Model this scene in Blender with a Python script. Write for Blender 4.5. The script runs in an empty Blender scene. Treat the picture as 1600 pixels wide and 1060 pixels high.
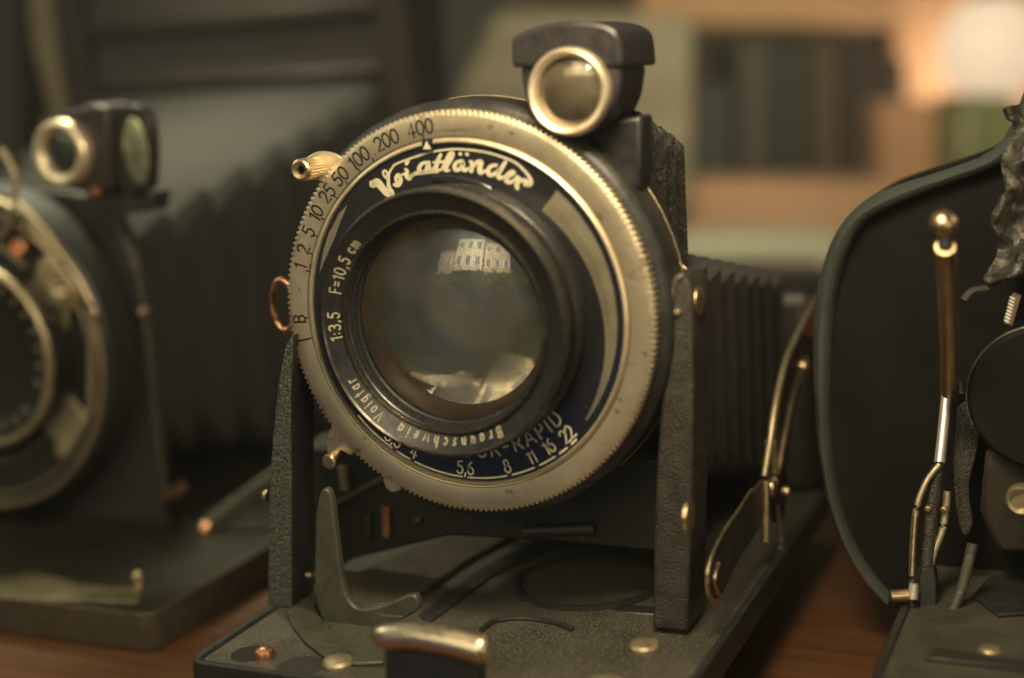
import bpy, bmesh, math, random
from math import sin, cos, pi, radians, atan2, hypot
from mathutils import Vector, Matrix

random.seed(7)
# one Blender unit is one centimetre in this close-up
scn = bpy.context.scene
COL = scn.collection
scn.unit_settings.scale_length = 0.01

# ------------------------------------------------------------------ camera
FPX = 2200.0
PSI, THE, ROL, DIST = radians(24.3), radians(10.8), radians(3.5), 20.9
Fw = Vector((-sin(PSI) * cos(THE), cos(PSI) * cos(THE), -sin(THE)))
R0 = Vector((cos(PSI), sin(PSI), 0)); U0 = R0.cross(Fw)
Rt = R0 * cos(ROL) - U0 * sin(ROL); Up = U0 * cos(ROL) + R0 * sin(ROL)
CAM = -((725 - 800) / FPX * DIST * Rt + (530 - 492) / FPX * DIST * Up + DIST * Fw)
cd = bpy.data.cameras.new('camera'); cam = bpy.data.objects.new('camera', cd); COL.objects.link(cam)
M3 = Matrix((Rt, Up, -Fw)).transposed()
cam.matrix_world = Matrix.Translation(CAM) @ M3.to_4x4()
cd.sensor_fit = 'HORIZONTAL'; cd.sensor_width = 36; cd.lens = FPX * 36 / 1600
cd.clip_start = 0.5; cd.clip_end = 5000
cd.dof.use_dof = True; cd.dof.focus_distance = 21.6
cd.dof.aperture_fstop = cd.lens * 1e-3 / 0.70
cd.dof.aperture_blades = 0
scn.camera = cam

# ------------------------------------------------------------------ world and lamps
w = bpy.data.worlds.new('World'); scn.world = w; w.use_nodes = True
wn = w.node_tree.nodes; wl = w.node_tree.links
bg = wn['Background']
tc = wn.new('ShaderNodeTexCoord'); sx = wn.new('ShaderNodeSeparateXYZ'); cr = wn.new('ShaderNodeValToRGB')
wl.new(tc.outputs['Generated'], sx.inputs[0])
mr = wn.new('ShaderNodeMapRange'); mr.inputs[1].default_value = -1; mr.inputs[2].default_value = 1
wl.new(sx.outputs['Z'], mr.inputs[0]); wl.new(mr.outputs[0], cr.inputs[0])
cr.color_ramp.elements[0].position = 0.2; cr.color_ramp.elements[0].color = (0.050, 0.047, 0.040, 1)
cr.color_ramp.elements[1].position = 0.85; cr.color_ramp.elements[1].color = (0.205, 0.29, 0.265, 1)
wl.new(cr.outputs[0], bg.inputs[0]); bg.inputs[1].default_value = 0.24
scn.view_settings.view_transform = 'Standard'; scn.view_settings.look = 'None'
scn.view_settings.gamma = 1; scn.view_settings.use_curve_mapping = False
scn.view_settings.exposure = 0.0
scn.cycles.use_denoising = True
scn.cycles.max_bounces = 8; scn.cycles.transparent_max_bounces = 12
scn.cycles.sample_clamp_indirect = 6


def lamp(name, loc, target, size, power, color, sy=None):
    d = bpy.data.lights.new(name, 'AREA'); d.energy = power; d.color = color
    d.size = size
    if sy: d.shape = 'RECTANGLE'; d.size_y = sy
    o = bpy.data.objects.new(name, d); COL.objects.link(o); o.location = loc
    o.rotation_euler = (Vector(target) - Vector(loc)).to_track_quat('-Z', 'Y').to_euler()
    return o


lamp('key_lamp', (3.9, -5.2, 8.8), (0.5, 0, 0), 4.2, 2350, (1.0, 0.80, 0.52))
lamp('side_lamp', (-22, -5.5, 14), (-2, 0, -2), 9, 850, (0.95, 0.92, 0.68))
lamp('blue_window_light', (-8.4, -18.5, -8.6), (0.4, 0, -2.3), 9, 20, (0.16, 0.34, 1.0))  # unseen blue lamp added for the blue sheen on the faceplate
lamp('warm_case_light', (17, 4, 6), (5, 4, -2), 4, 160, (1.0, 0.72, 0.42))  # unseen warm lamp added for highlights on strut and brass
lamp('right_window_light', (18, -10.5, 1), (1, 0, -1.5), 4, 330, (1.0, 0.80, 0.54))  # unseen lamp added to brighten the lettering shaded by the barrel


# ------------------------------------------------------------------ pixel helpers
def ray(x, y): return Fw + (x - 800) / FPX * Rt + (530 - y) / FPX * Up
def at(x, y, ax, v):
    d = ray(x, y); return CAM + d * ((v - CAM[ax]) / d[ax])
def aty(x, y, v): return at(x, y, 1, v)
def atd(x, y, dep): return CAM + ray(x, y) * dep


# ------------------------------------------------------------------ materials
MATS = {}
def mat(name, col, metal=0.0, rough=0.5, bump=0.0, bscale=30.0, var=0.0, vscale=4.0, spec=0.5, col2=None, rvar=0.0,
        coat=0.0, scratch=None, emit=None, estr=0.0, stretch=None, bdist=0.02, speck=None):
    if name in MATS: return MATS[name]
    m = bpy.data.materials.new(name); m.use_nodes = True
    nt = m.node_tree; N = nt.nodes; L = nt.links; b = N['Principled BSDF']
    b.inputs['Base Color'].default_value = (*col, 1); b.inputs['Metallic'].default_value = metal
    b.inputs['Roughness'].default_value = rough; b.inputs['Specular IOR Level'].default_value = spec
    b.inputs['Coat Weight'].default_value = coat; b.inputs['Coat Roughness'].default_value = 0.15
    t = N.new('ShaderNodeTexCoord'); src = t.outputs['Object']
    if stretch:
        mp = N.new('ShaderNodeMapping'); mp.inputs['Scale'].default_value = stretch
        L.new(src, mp.inputs[0]); src = mp.outputs[0]
    if var or col2:
        n = N.new('ShaderNodeTexNoise'); n.inputs['Scale'].default_value = vscale; n.inputs['Detail'].default_value = 6
        n.inputs['Roughness'].default_value = 0.65
        L.new(src, n.inputs['Vector'])
        r = N.new('ShaderNodeValToRGB'); r.color_ramp.elements[0].position = 0.32; r.color_ramp.elements[1].position = 0.68
        c2 = col2 or tuple(c * (1 + var) for c in col)
        c1 = col if col2 else tuple(c * (1 - var) for c in col)
        r.color_ramp.elements[0].color = (*c1, 1); r.color_ramp.elements[1].color = (*c2, 1)
        L.new(n.outputs['Fac'], r.inputs[0]); outc = r.outputs[0]
        if speck:
            n3 = N.new('ShaderNodeTexNoise'); n3.inputs['Scale'].default_value = speck[0]; n3.inputs['Detail'].default_value = 3
            L.new(src, n3.inputs['Vector'])
            r3 = N.new('ShaderNodeMapRange'); r3.inputs[1].default_value = speck[1]; r3.inputs[2].default_value = speck[1] + 0.08
            L.new(n3.outputs['Fac'], r3.inputs[0])
            mx = N.new('ShaderNodeMix'); mx.data_type = 'RGBA'
            L.new(r3.outputs[0], mx.inputs[0]); L.new(outc, mx.inputs[6]); mx.inputs[7].default_value = (*speck[2], 1)
            outc = mx.outputs[2]
        if scratch:
            ms = N.new('ShaderNodeMapping'); ms.inputs['Rotation'].default_value = (0.2, 0.1, scratch[1]); ms.inputs['Scale'].default_value = (0.5, 26, 6)
            ns = N.new('ShaderNodeTexNoise'); ns.inputs['Scale'].default_value = 1.6; ns.inputs['Detail'].default_value = 5
            L.new(t.outputs['Object'], ms.inputs[0]); L.new(ms.outputs[0], ns.inputs['Vector'])
            rs = N.new('ShaderNodeMapRange'); rs.inputs[1].default_value = scratch[0]; rs.inputs[2].default_value = scratch[0] + .05; rs.inputs[4].default_value = .8
            L.new(ns.outputs['Fac'], rs.inputs[0])
            mz = N.new('ShaderNodeMix'); mz.data_type = 'RGBA'
            L.new(rs.outputs[0], mz.inputs[0]); L.new(outc, mz.inputs[6]); mz.inputs[7].default_value = (*scratch[2], 1)
            outc = mz.outputs[2]
        L.new(outc, b.inputs['Base Color'])
    if rvar:
        n2 = N.new('ShaderNodeTexNoise'); n2.inputs['Scale'].default_value = 9; n2.inputs['Detail'].default_value = 8
        L.new(src, n2.inputs['Vector'])
        r2 = N.new('ShaderNodeMapRange'); r2.inputs[1].default_value = 0.3; r2.inputs[2].default_value = 0.7
        r2.inputs[3].default_value = max(0, rough - rvar); r2.inputs[4].default_value = rough + rvar
        L.new(n2.outputs['Fac'], r2.inputs[0]); L.new(r2.outputs[0], b.inputs['Roughness'])
    if bump:
        nb = N.new('ShaderNodeTexNoise'); nb.inputs['Scale'].default_value = bscale; nb.inputs['Detail'].default_value = 4
        L.new(src, nb.inputs['Vector'])
        bp = N.new('ShaderNodeBump'); bp.inputs['Strength'].default_value = bump; bp.inputs['Distance'].default_value = bdist
        L.new(nb.outputs['Fac'], bp.inputs['Height']); L.new(bp.outputs[0], b.inputs['Normal'])
    if emit:
        b.inputs['Emission Color'].default_value = (*emit, 1); b.inputs['Emission Strength'].default_value = estr
    MATS[name] = m
    return m


NICKEL = mat('satin nickel', (0.76, 0.64, 0.43), 0.85, 0.38, bump=0.06, bscale=60, var=0.07, vscale=3, rvar=0.06, speck=(5, .64, (.36, .29, .18)), scratch=(.66, .5, (.50, .42, .28)), bdist=0.01)
NICKEL_EDGE = mat('polished nickel', (0.84, 0.72, 0.50), 0.85, 0.44, rvar=0.08)
BRASS = mat('worn brass', (0.76, 0.57, 0.34), 1.0, 0.36, bump=0.02, bscale=25, var=0.12, rvar=0.1)
COPPER = mat('copper rivet', (0.72, 0.36, 0.20), 1.0, 0.34, bump=0.15, bscale=20, var=0.15, rvar=0.1)
DULLBRASS = mat('dull brass rivet', (0.42, 0.35, 0.22), 0.8, 0.46, bump=0.2, bscale=14, var=0.2, rvar=0.1)
STEEL = mat('bright steel', (0.92, 0.88, 0.76), 0.8, 0.34, rvar=0.05)
INK = mat('black engraving', (0.02, 0.018, 0.014), 0, 0.6, spec=0.2)
CREAM = mat('cream engraving fill', (0.88, 0.80, 0.60), 0, 0.5, var=0.12, vscale=12)
GILT = mat('pale metal lettering', (0.66, 0.60, 0.42), 0.2, 0.42, var=0.12, vscale=14)
ENAMEL = mat('black enamel', (0.012, 0.012, 0.014), 0, 0.24, spec=0.8, bump=0.02, bscale=40, rvar=0.06, coat=0.3)
BARREL = mat('black lacquered barrel', (0.016, 0.016, 0.015), 0, 0.30, spec=0.7, rvar=0.08, bump=0.03, bscale=30)
RUBBED = mat('rubbed black rim', (0.06, 0.056, 0.044), 0.7, 0.30, rvar=0.1, var=0.3, vscale=3)
CRINKLE = mat('grey green crinkle paint', (0.040, 0.047, 0.036), 0, 0.5, bump=1.0, bscale=32, var=0.4, vscale=22, spec=0.5,
              bdist=0.06, speck=(20, 0.50, (0.11, 0.12, 0.088)))
CRINKLE2 = mat('brown black crinkle paint', (0.034, 0.030, 0.023), 0, 0.45, bump=0.8, bscale=30, var=0.6, vscale=4, spec=0.5,
               bdist=0.04, speck=(38, 0.60, (0.08, 0.07, 0.05)))
BEDPAINT = mat('olive speckled bed paint', (0.050, 0.048, 0.036), 0, 0.5, bump=0.6, bscale=30, var=0.35, vscale=1.1, spec=0.45,
               bdist=0.03, speck=(26, 0.56, (0.16, 0.15, 0.105)), scratch=(.69, 1.2, (.14, .12, .08)))
DARKMETAL = mat('dark painted metal', (0.022, 0.023, 0.020), 0.0, 0.42, bump=0.25, bscale=22, var=0.35, vscale=5, rvar=0.1, scratch=(.68, .6, (.09, .08, .055)))
GREYMETAL = mat('worn grey metal', (0.085, 0.085, 0.062), 0.35, 0.42, bump=0.2, bscale=25, var=0.3, vscale=3, rvar=0.1, scratch=(.64, .3, (.24, .21, .14)))
LEATHER = mat('cracked black leather', (0.026, 0.024, 0.019), 0, 0.40, bump=0.3, bscale=4, var=0.5, vscale=6, bdist=0.10,
              speck=(22, 0.58, (0.11, 0.10, 0.075)))
BELLOWS = mat('dark bellows cloth', (0.018, 0.015, 0.014), 0, 0.6, bump=0.3, bscale=14, var=0.3)
FINDER = mat('finder black paint', (0.020, 0.018, 0.018), 0, 0.36, spec=0.55, bump=0.12, bscale=12, rvar=0.12, var=0.3)
WOOD = mat('brown shelf wood', (0.060, 0.026, 0.010), 0, 0.6, spec=.2, bump=0.2, bscale=3, col2=(0.125, 0.055, 0.022), vscale=1.0, stretch=(0.25, 4, 4))


def glassy(name, refl, rough, tint, body=0.0, bodycol=(0.05, 0.05, 0.04)):
    m = bpy.data.materials.new(name); m.use_nodes = True
    nt = m.node_tree; N = nt.nodes; L = nt.links; N.remove(N['Principled BSDF']); out = N['Material Output']
    g = N.new('ShaderNodeBsdfGlossy'); g.inputs['Roughness'].default_value = rough; g.inputs['Color'].default_value = (*tint, 1)
    t = N.new('ShaderNodeBsdfTransparent'); t.inputs['Color'].default_value = (0.93, 0.93, 0.91, 1)
    d = N.new('ShaderNodeBsdfDiffuse'); d.inputs['Color'].default_value = (*bodycol, 1)
    tcx = N.new('ShaderNodeTexCoord'); ns = N.new('ShaderNodeTexNoise'); ns.inputs['Scale'].default_value = 2.5; ns.inputs['Detail'].default_value = 9
    L.new(tcx.outputs['Object'], ns.inputs['Vector'])
    mr_ = N.new('ShaderNodeMapRange'); mr_.inputs[1].default_value = 0.35; mr_.inputs[2].default_value = 0.75
    mr_.inputs[3].default_value = body * 0.5; mr_.inputs[4].default_value = body * 1.6
    L.new(ns.outputs['Fac'], mr_.inputs[0])
    m0 = N.new('ShaderNodeMixShader'); L.new(mr_.outputs[0], m0.inputs[0]); L.new(t.outputs[0], m0.inputs[1]); L.new(d.outputs[0], m0.inputs[2])
    fr = N.new('ShaderNodeFresnel'); fr.inputs['IOR'].default_value = 1.5
    ad = N.new('ShaderNodeMath'); ad.operation = 'ADD'; L.new(fr.outputs[0], ad.inputs[0]); ad.inputs[1].default_value = refl
    m1 = N.new('ShaderNodeMixShader'); L.new(ad.outputs[0], m1.inputs[0]); L.new(m0.outputs[0], m1.inputs[1]); L.new(g.outputs[0], m1.inputs[2])
    L.new(m1.outputs[0], out.inputs[0])
    MATS[name] = m
    return m


GLASS = glassy('coated front glass', 0.07, 0.035, (0.92, 0.91, 0.86), 0.16, (0.15, 0.147, 0.130))
REARGLASS = glassy('rear glass', 0.13, 0.02, (0.95, 0.91, 0.82), 0, (0.105, 0.104, 0.090))
for n_ in [n for n in MATS['rear glass'].node_tree.nodes if n.type == 'BSDF_TRANSPARENT']:
    _t = MATS['rear glass'].node_tree
    _d = [n for n in _t.nodes if n.type == 'BSDF_DIFFUSE'][0]
    _m = n_.outputs[0].links[0].to_node
    _t.links.new(_d.outputs[0], _m.inputs[1])
FINDERGLASS = glassy('finder glass', 0.10, 0.03, (1, 0.93, 0.75), 0.45, (0.12, 0.10, 0.07))


# ------------------------------------------------------------------ mesh helpers
def link(name, bm, m, parent=None, smooth=35, bevel=0.0, segs=2):
    bmesh.ops.recalc_face_normals(bm, faces=bm.faces)
    me = bpy.data.meshes.new(name); bm.to_mesh(me); bm.free()
    me.materials.append(m)
    if smooth:
        me.shade_smooth()
        me.set_sharp_from_angle(angle=radians(smooth))
    o = bpy.data.objects.new(name, me); COL.objects.link(o)
    if parent is not None: o.parent = parent
    if bevel:
        b = o.modifiers.new('bevel', 'BEVEL'); b.width = bevel; b.segments = segs; b.limit_method = 'ANGLE'; b.angle_limit = radians(40)
        b.harden_normals = False
    return o


def thing(name, label, cat, loc=(0, 0, 0), group=None):
    o = bpy.data.objects.new(name, None); COL.objects.link(o); o.empty_display_size = 0.5
    o['label'] = label; o['category'] = cat
    if group: o['group'] = group
    return o
def tag(o, label, cat, group=None):
    o['label'] = label; o['category'] = cat
    if group: o['group'] = group
    return o


def prism(bm, pts, ext):
    """closed polygon of 3D points swept along the vector ext"""
    ext = Vector(ext)
    a = [bm.verts.new(p) for p in pts]; b = [bm.verts.new(Vector(p) + ext) for p in pts]
    n = len(a)
    bm.faces.new(a); bm.faces.new(list(reversed(b)))
    for i in range(n): bm.faces.new((a[i], b[i], b[(i + 1) % n], a[(i + 1) % n]))
def box(bm, c, s):
    x, y, z = c; a, b, d = s[0] / 2, s[1] / 2, s[2] / 2
    prism(bm, [(x - a, y - b, z - d), (x + a, y - b, z - d), (x + a, y - b, z + d), (x - a, y - b, z + d)], (0, 2 * b, 0))
def lathe(bm, prof, c=(0, 0, 0), axis='Y', n=128, rfun=None, closed=False):
    """profile of (radius, height) turned about an axis through c"""
    c = Vector(c); rings = []
    for (r, h) in prof:
        if r < 1e-6:
            p = c + (Vector((0, h, 0)) if axis == 'Y' else Vector((0, 0, h)) if axis == 'Z' else Vector((h, 0, 0)))
            rings.append([bm.verts.new(p)]); continue
        row = []
        for i in range(n):
            a = 2 * pi * i / n; q = r * (rfun(i, r, h) if rfun else 1)
            if axis == 'Y': p = Vector((q * cos(a), h, q * sin(a)))
            elif axis == 'Z': p = Vector((q * cos(a), q * sin(a), h))
            else: p = Vector((h, q * cos(a), q * sin(a)))
            row.append(bm.verts.new(c + p))
        rings.append(row)
    if closed: rings.append(rings[0])
    for A, B in zip(rings, rings[1:]):
        if len(A) == 1 and len(B) == 1: continue
        for i in range(n):
            j = (i + 1) % n
            if len(A) == 1: bm.faces.new((A[0], B[i], B[j]))
            elif len(B) == 1: bm.faces.new((A[i], B[0], A[j]))
            else: bm.faces.new((A[i], B[i], B[j], A[j]))
def tube(bm, pts, r, n=12, cap=True, rad=None, flat=(1, 1), closed=False, upv=None):
    pts = [Vector(p) for p in pts]; rows = []; N = len(pts)
    for i, p in enumerate(pts):
        if closed: t = (pts[(i + 1) % N] - pts[i - 1]).normalized()
        else: t = (pts[min(i + 1, N - 1)] - pts[max(i - 1, 0)]).normalized()
        u = Vector(upv) if upv else Vector((0, 0, 1))
        if abs(t.dot(u)) > 0.95: u = Vector((0, 1, 0))
        s = t.cross(u).normalized(); v = s.cross(t).normalized(); rr = rad[i] if rad else r
        rows.append([bm.verts.new(p + s * cos(2 * pi * k / n) * rr * flat[0] + v * sin(2 * pi * k / n) * rr * flat[1]) for k in range(n)])
    for a, b in zip(rows, rows[1:] + ([rows[0]] if closed else [])):
        for k in range(n): bm.faces.new((a[k], a[(k + 1) % n], b[(k + 1) % n], b[k]))
    if cap and not closed: bm.faces.new(rows[0]); bm.faces.new(list(reversed(rows[-1])))
def spline(P, k=6):
    """Catmull-Rom through the given tuples"""
    P = [Vector(p) for p in P]; out = []
    for i in range(len(P) - 1):
        a = P[max(i - 1, 0)]; b = P[i]; c = P[i + 1]; d = P[min(i + 2, len(P) - 1)]
        for j in range(k):
            t = j / k
            out.append(0.5 * (2 * b + (c - a) * t + (2 * a - 5 * b + 4 * c - d) * t * t + (3 * b - a - 3 * c + d) * t ** 3))
    out.append(P[-1]); return out
def disc_bump(bm, c, r, h, axis, n=32, dome=0.35):
    """low domed rivet head rising from c along the signed axis"""
    sgn = -1 if axis.startswith('-') else 1; ax = axis[-1]
    lathe(bm, [(0, sgn * h), (r * 0.55, sgn * h * (1 - dome * 0.25)), (r * 0.86, sgn * h * (1 - dome * 0.6)), (r, sgn * h * 0.35), (r, -sgn * 0.03), (0, -sgn * 0.03)], c, ax, n)


# ---- engraving: strokes laid on a plane facing -Y (or mapped by a function)
def ribbon(bm, pts, wd, fmap, depth=0.006):
    """thick polyline with round ends; pts are 2D, wd a width or list, fmap 2D -> 3D"""
    pts = [Vector((p[0], p[1])) for p in pts]
    n = len(pts); W = wd if isinstance(wd, (list, tuple)) else [wd] * n
    Lf, Rg = [], []
    for i, p in enumerate(pts):
        t = (pts[min(i + 1, n - 1)] - pts[max(i - 1, 0)])
        t = t.normalized() if t.length > 1e-9 else Vector((1, 0)); nn = Vector((-t.y, t.x))
        Lf.append(p + nn * W[i] / 2); Rg.append(p - nn * W[i] / 2)
    a = [bm.verts.new(fmap(q.x, q.y)) for q in Lf]; b = [bm.verts.new(fmap(q.x, q.y)) for q in Rg]
    for i in range(n - 1): bm.faces.new((a[i], a[i + 1], b[i + 1], b[i]))
    for p, wv, t in ((pts[0], W[0], pts[0] - pts[1]), (pts[-1], W[-1], pts[-1] - pts[-2])):
        if t.length < 1e-9: continue
        th = atan2(t.y, t.x)
        fan = [bm.verts.new(fmap(p.x + cos(th + u) * wv / 2, p.y + sin(th + u) * wv / 2)) for u in [pi / 2 - k * pi / 6 for k in range(7)]]
        bm.faces.new(fan)

def arc(cx, cy, rx, ry, a0, a1, n=10):
    return [(cx + rx * cos(radians(a0 + (a1 - a0) * i / n)), cy + ry * sin(radians(a0 + (a1 - a0) * i / n))) for i in range(n + 1)]
# glyphs in a cell one unit high: (width, list of strokes)
G = {
 '0': (.62, [arc(.31, .5, .29, .48, 90, 450, 20)]),
 '1': (.34, [[(.06, .78), (.26, .98), (.26, .0)]]),
 '2': (.58, [arc(.29, .70, .26, .28, 165, -35, 12) + [(.04, .02), (.56, .02)]]),
 '3': (.58, [arc(.28, .74, .24, .24, 150, -90, 12) , arc(.28, .26, .27, .26, 90, -150, 12)]),
 '4': (.66, [[(.46, .0), (.46, .98), (.04, .28), (.62, .28)]]),
 '5': (.58, [[(.52, .98), (.14, .98), (.08, .56)] + arc(.28, .32, .27, .31, 125, -150, 14)]),
 '6': (.60, [arc(.30, .30, .26, .29, 90, 450, 16), [(.06, .36), (.12, .62), (.26, .84), (.44, .98)]]),
 '8': (.58, [arc(.29, .74, .21, .23, -90, 270, 16), arc(.29, .26, .26, .26, 90, 450, 16)]),
 '7': (.56, [[(.04, .98), (.54, .98), (.20, .0)]]),
 '9': (.60, [arc(.30, .70, .26, .28, 90, 450, 16), [(.54, .64), (.48, .38), (.34, .16), (.16, .02)]]),
 ',': (.20, [[(.12, .08), (.06, -.16)]]),
 '.': (.20, [[(.08, .02), (.10, .05)]]),
 ':': (.22, [[(.10, .14), (.11, .17)], [(.10, .56), (.11, .59)]]),
 '=': (.52, [[(.05, .34), (.47, .34)], [(.05, .62), (.47, .62)]]),
 '-': (.50, [[(.08, .48), (.42, .48)]]),
 'B': (.58, [[(.06, 0), (.06, .98), (.32, .98)] + arc(.32, .75, .22, .23, 90, -90, 8) + [(.06, .52)], [(.32, .52)] + arc(.32, .26, .25, .26, 90, -90, 8) + [(.06, 0)]]),
 'T': (.60, [[(.02, .98), (.58, .98)], [(.30, .98), (.30, 0)]]),
 'F': (.50, [[(.06, 0), (.06, .98), (.48, .98)], [(.06, .52), (.40, .52)]]),
 'V': (.66, [[(.02, .98), (.33, 0), (.64, .98)]]),
 'R': (.64, [[(.06, 0), (.06, .98), (.34, .98)] + arc(.34, .73, .25, .25, 90, -90, 10) + [(.06, .48)], [(.30, .48), (.62, 0)]]),
 'A': (.72, [[(.02, 0), (.36, .98), (.70, 0)], [(.14, .32), (.58, .32)]]),
 'P': (.60, [[(.06, 0), (.06, .98), (.32, .98)] + arc(.32, .72, .25, .26, 90, -90, 10) + [(.06, .46)]]),
 'I': (.14, [[(.07, 0), (.07, .98)]]),
 'D': (.70, [[(.06, 0), (.06, .98), (.26, .98)] + arc(.26, .49, .40, .49, 90, -90, 14) + [(.06, 0)]]),
 'C': (.66, [arc(.36, .5, .32, .49, 50, 310, 16)]),
 'O': (.76, [arc(.38, .5, .35, .49, 90, 450, 22)]),
 'M': (.80, [[(.04, 0), (.10, .98), (.40, .2), (.70, .98), (.76, 0)]]),
 'U': (.66, [[(.06, .98), (.06, .34)] + arc(.33, .32, .27, .32, 180, 360, 10) + [(.60, .98)]]),
 'N': (.64, [[(.06, 0), (.06, .98), (.58, 0), (.58, .98)]]),
 'o': (.54, [arc(.27, .33, .23, .32, 90, 450, 18)]),
 'i': (.16, [[(.08, 0), (.08, .64)], [(.08, .86), (.085, .88)]]),
 'g': (.54, [arc(.26, .36, .21, .28, 90, 450, 16), [(.48, .66), (.48, -.10)] + arc(.27, -.10, .21, .18, 0, -150, 8)]),
 't': (.36, [[(.16, .92), (.16, .0)], [(.0, .62), (.34, .62)]]),
 'a': (.52, [arc(.25, .30, .21, .29, 90, 450, 16), [(.47, .62), (.47, 0)]]),
 'r': (.38, [[(.06, 0), (.06, .64)], [(.06, .40), (.18, .60), (.36, .62)]]),
 'c': (.48, [arc(.27, .33, .22, .31, 45, 315, 12)]),
 'm': (.76, [[(.06, 0), (.06, .64)], [(.06, .46), (.20, .63), (.36, .50), (.36, 0)], [(.36, .46), (.50, .63), (.68, .50), (.68, 0)]]),
 'u': (.52, [[(.06, .64), (.06, .2), (.24, .0), (.46, .2), (.46, .64)], [(.46, .64), (.46, 0)]]),
 'n': (.50, [[(.06, 0), (.06, .64)], [(.06, .42), (.26, .64), (.44, .46), (.44, 0)]]),
 's': (.44, [[(.40, .56), (.22, .65), (.06, .50), (.22, .34), (.38, .18), (.22, .0), (.04, .08)]]),
 'h': (.50, [[(.06, 0), (.06, .98)], [(.06, .42), (.26, .64), (.44, .46), (.44, 0)]]),
 'w': (.70, [[(.02, .64), (.18, 0), (.35, .56), (.52, 0), (.68, .64)]]),
 'e': (.50, [[(.06, .34), (.46, .34)] + arc(.26, .34, .20, .30, 0, 300, 14)]),
 ' ': (.30, []),
}
def arctext(bm, s, phi, rb, h, sw, y, c=(0, 0), outward=True, gap=0.14, yslope=None, squeeze=1.0, start=False):
    """text along a circle in a plane facing -Y; phi = clock angle (0 up, clockwise) of its middle, rb = baseline radius"""
    tot = sum(G[ch][0] for ch in s) * h * squeeze + gap * h * (len(s) - 1)
    u = 0 if start else -tot / 2
    for ch in s:
        wd, strokes = G[ch]
        def fm(X, Y, u=u):
            if outward: r = rb + Y; a = phi + (u + X) / (rb + h / 2)
            else: r = rb - Y; a = phi - (u + X) / (rb - h / 2)
            yy = y if yslope is None else y + yslope * (r - rb)
            return Vector((c[0] + r * sin(a), yy, c[1] + r * cos(a)))
        for st in strokes:
            ribbon(bm, [(p[0] * h * squeeze, p[1] * h) for p in st], sw, fm)
        u += wd * h * squeeze + gap * h
def clock(px, py, y):
    p = aty(px, py, y); return atan2(p.x, p.z), hypot(p.x, p.z)


# =================================================================== SETTING
def structure(name, bm, m, **k):
    o = link(name, bm, m, None, **k); o['kind'] = 'structure'; return o
SHELF_Z = -6.42
bm = bmesh.new(); box(bm, (-15, 34, SHELF_Z - 1), (140, 82, 2)); structure('shelf_floor', bm, WOOD, bevel=0.1)
wallm = mat('muted case lining', (0.12, 0.105, 0.072), 0, 0.8, var=0.4, vscale=0.08)
bm = bmesh.new()
C0 = atd(800, 300, 100)
prism(bm, [C0 - R0 * 75 - Vector((0, 0, 40)), C0 + R0 * 75 - Vector((0, 0, 40)), C0 + R0 * 75 + Vector((0, 0, 40)), C0 - R0 * 75 + Vector((0, 0, 40))],
      Vector((-sin(PSI), cos(PSI), 0)) * 2)
structure('back_wall', bm, wallm)

# =================================================================== CENTRE CAMERA
BZ = -4.85
def build_bed(root, x0, x1, y0, y1, zt, mp, rimm, thick=0.42):
    bm = bmesh.new(); r = 0.28
    def rr(x0, x1, y0, y1, r, z):
        P = []
        for cx, cy, a in ((x1 - r, y0 + r, -90), (x1 - r, y1 - r, 0), (x0 + r, y1 - r, 90), (x0 + r, y0 + r, 180)):
            for k in range(6): P.append((cx + r * cos(radians(a + k * 18)), cy + r * sin(radians(a + k * 18)), z))
        return P
    prism(bm, rr(x0 + .1, x1 - .1, y0 + .1, y1 - .1, r * .7, zt), (0, 0, -thick + 0.05))
    bed = link('bed', bm, mp, root, bevel=0.02)
    bm = bmesh.new()
    O = rr(x0, x1, y0, y1, r, zt + 0.07); I = rr(x0 + .13, x1 - .13, y0 + .13, y1 - .13, r * .7, zt + 0.055)
    O2 = rr(x0 - .02, x1 + .02, y0 - .02, y1 + .02, r, zt - thick); I2 = rr(x0 + .13, x1 - .13, y0 + .13, y1 - .13, r * .7, zt - thick)
    rows = [[bm.verts.new(p) for p in q] for q in (O, I, I2, O2)]; n = len(O)
    for a, b in zip(rows, rows[1:] + [rows[0]]):
        for i in range(n): bm.faces.new((a[i], a[(i + 1) % n], b[(i + 1) % n], b[i]))
    link('rim', bm, rimm, bed, bevel=0.03)
    return bed

def bellows(root, y0, y1, c0, c1, h0, h1, n, mt, name='bellows', depth=0.22):
    bm = bmesh.new(); rows = []
    for i in range(2 * n + 1):
        t = i / (2 * n); cx = c0[0] + (c1[0] - c0[0]) * t; cz = c0[1] + (c1[1] - c0[1]) * t
        hx = h0[0] + (h1[0] - h0[0]) * t; hz = h0[1] + (h1[1] - h0[1]) * t; q = depth if i % 2 else 0
        y = y0 + (y1 - y0) * t; hx -= q; hz -= q; k = 0.35 * (1 if i % 2 else 0.6)
        P = [(-hx + k, -hz), (hx - k, -hz), (hx, -hz + k), (hx, hz - k), (hx - k, hz), (-hx + k, hz), (-hx, hz - k), (-hx, -hz + k)]
        rows.append([bm.verts.new((cx + a, y, cz + b)) for a, b in P])
    for a, b in zip(rows, rows[1:]):
        for j in range(8): bm.faces.new((a[j], a[(j + 1) % 8], b[(j + 1) % 8], b[j]))
    return link(name, bm, mt, root, smooth=20)

cc = thing('folding_camera', 'sharp folding camera in the middle with big pale numbered dial around a glass lens', 'camera')
cc.location = (0, 0, 0)
bed = build_bed(cc, -3.68, 3.76, -2.66, 9.2, BZ, BEDPAINT, DARKMETAL)

bm = bmesh.new(); box(bm, (0, 3.2, -5.84), (4.2, 9.0, 1.12)); link('support_block', bm, DARKMETAL, cc, bevel=.1)
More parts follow.
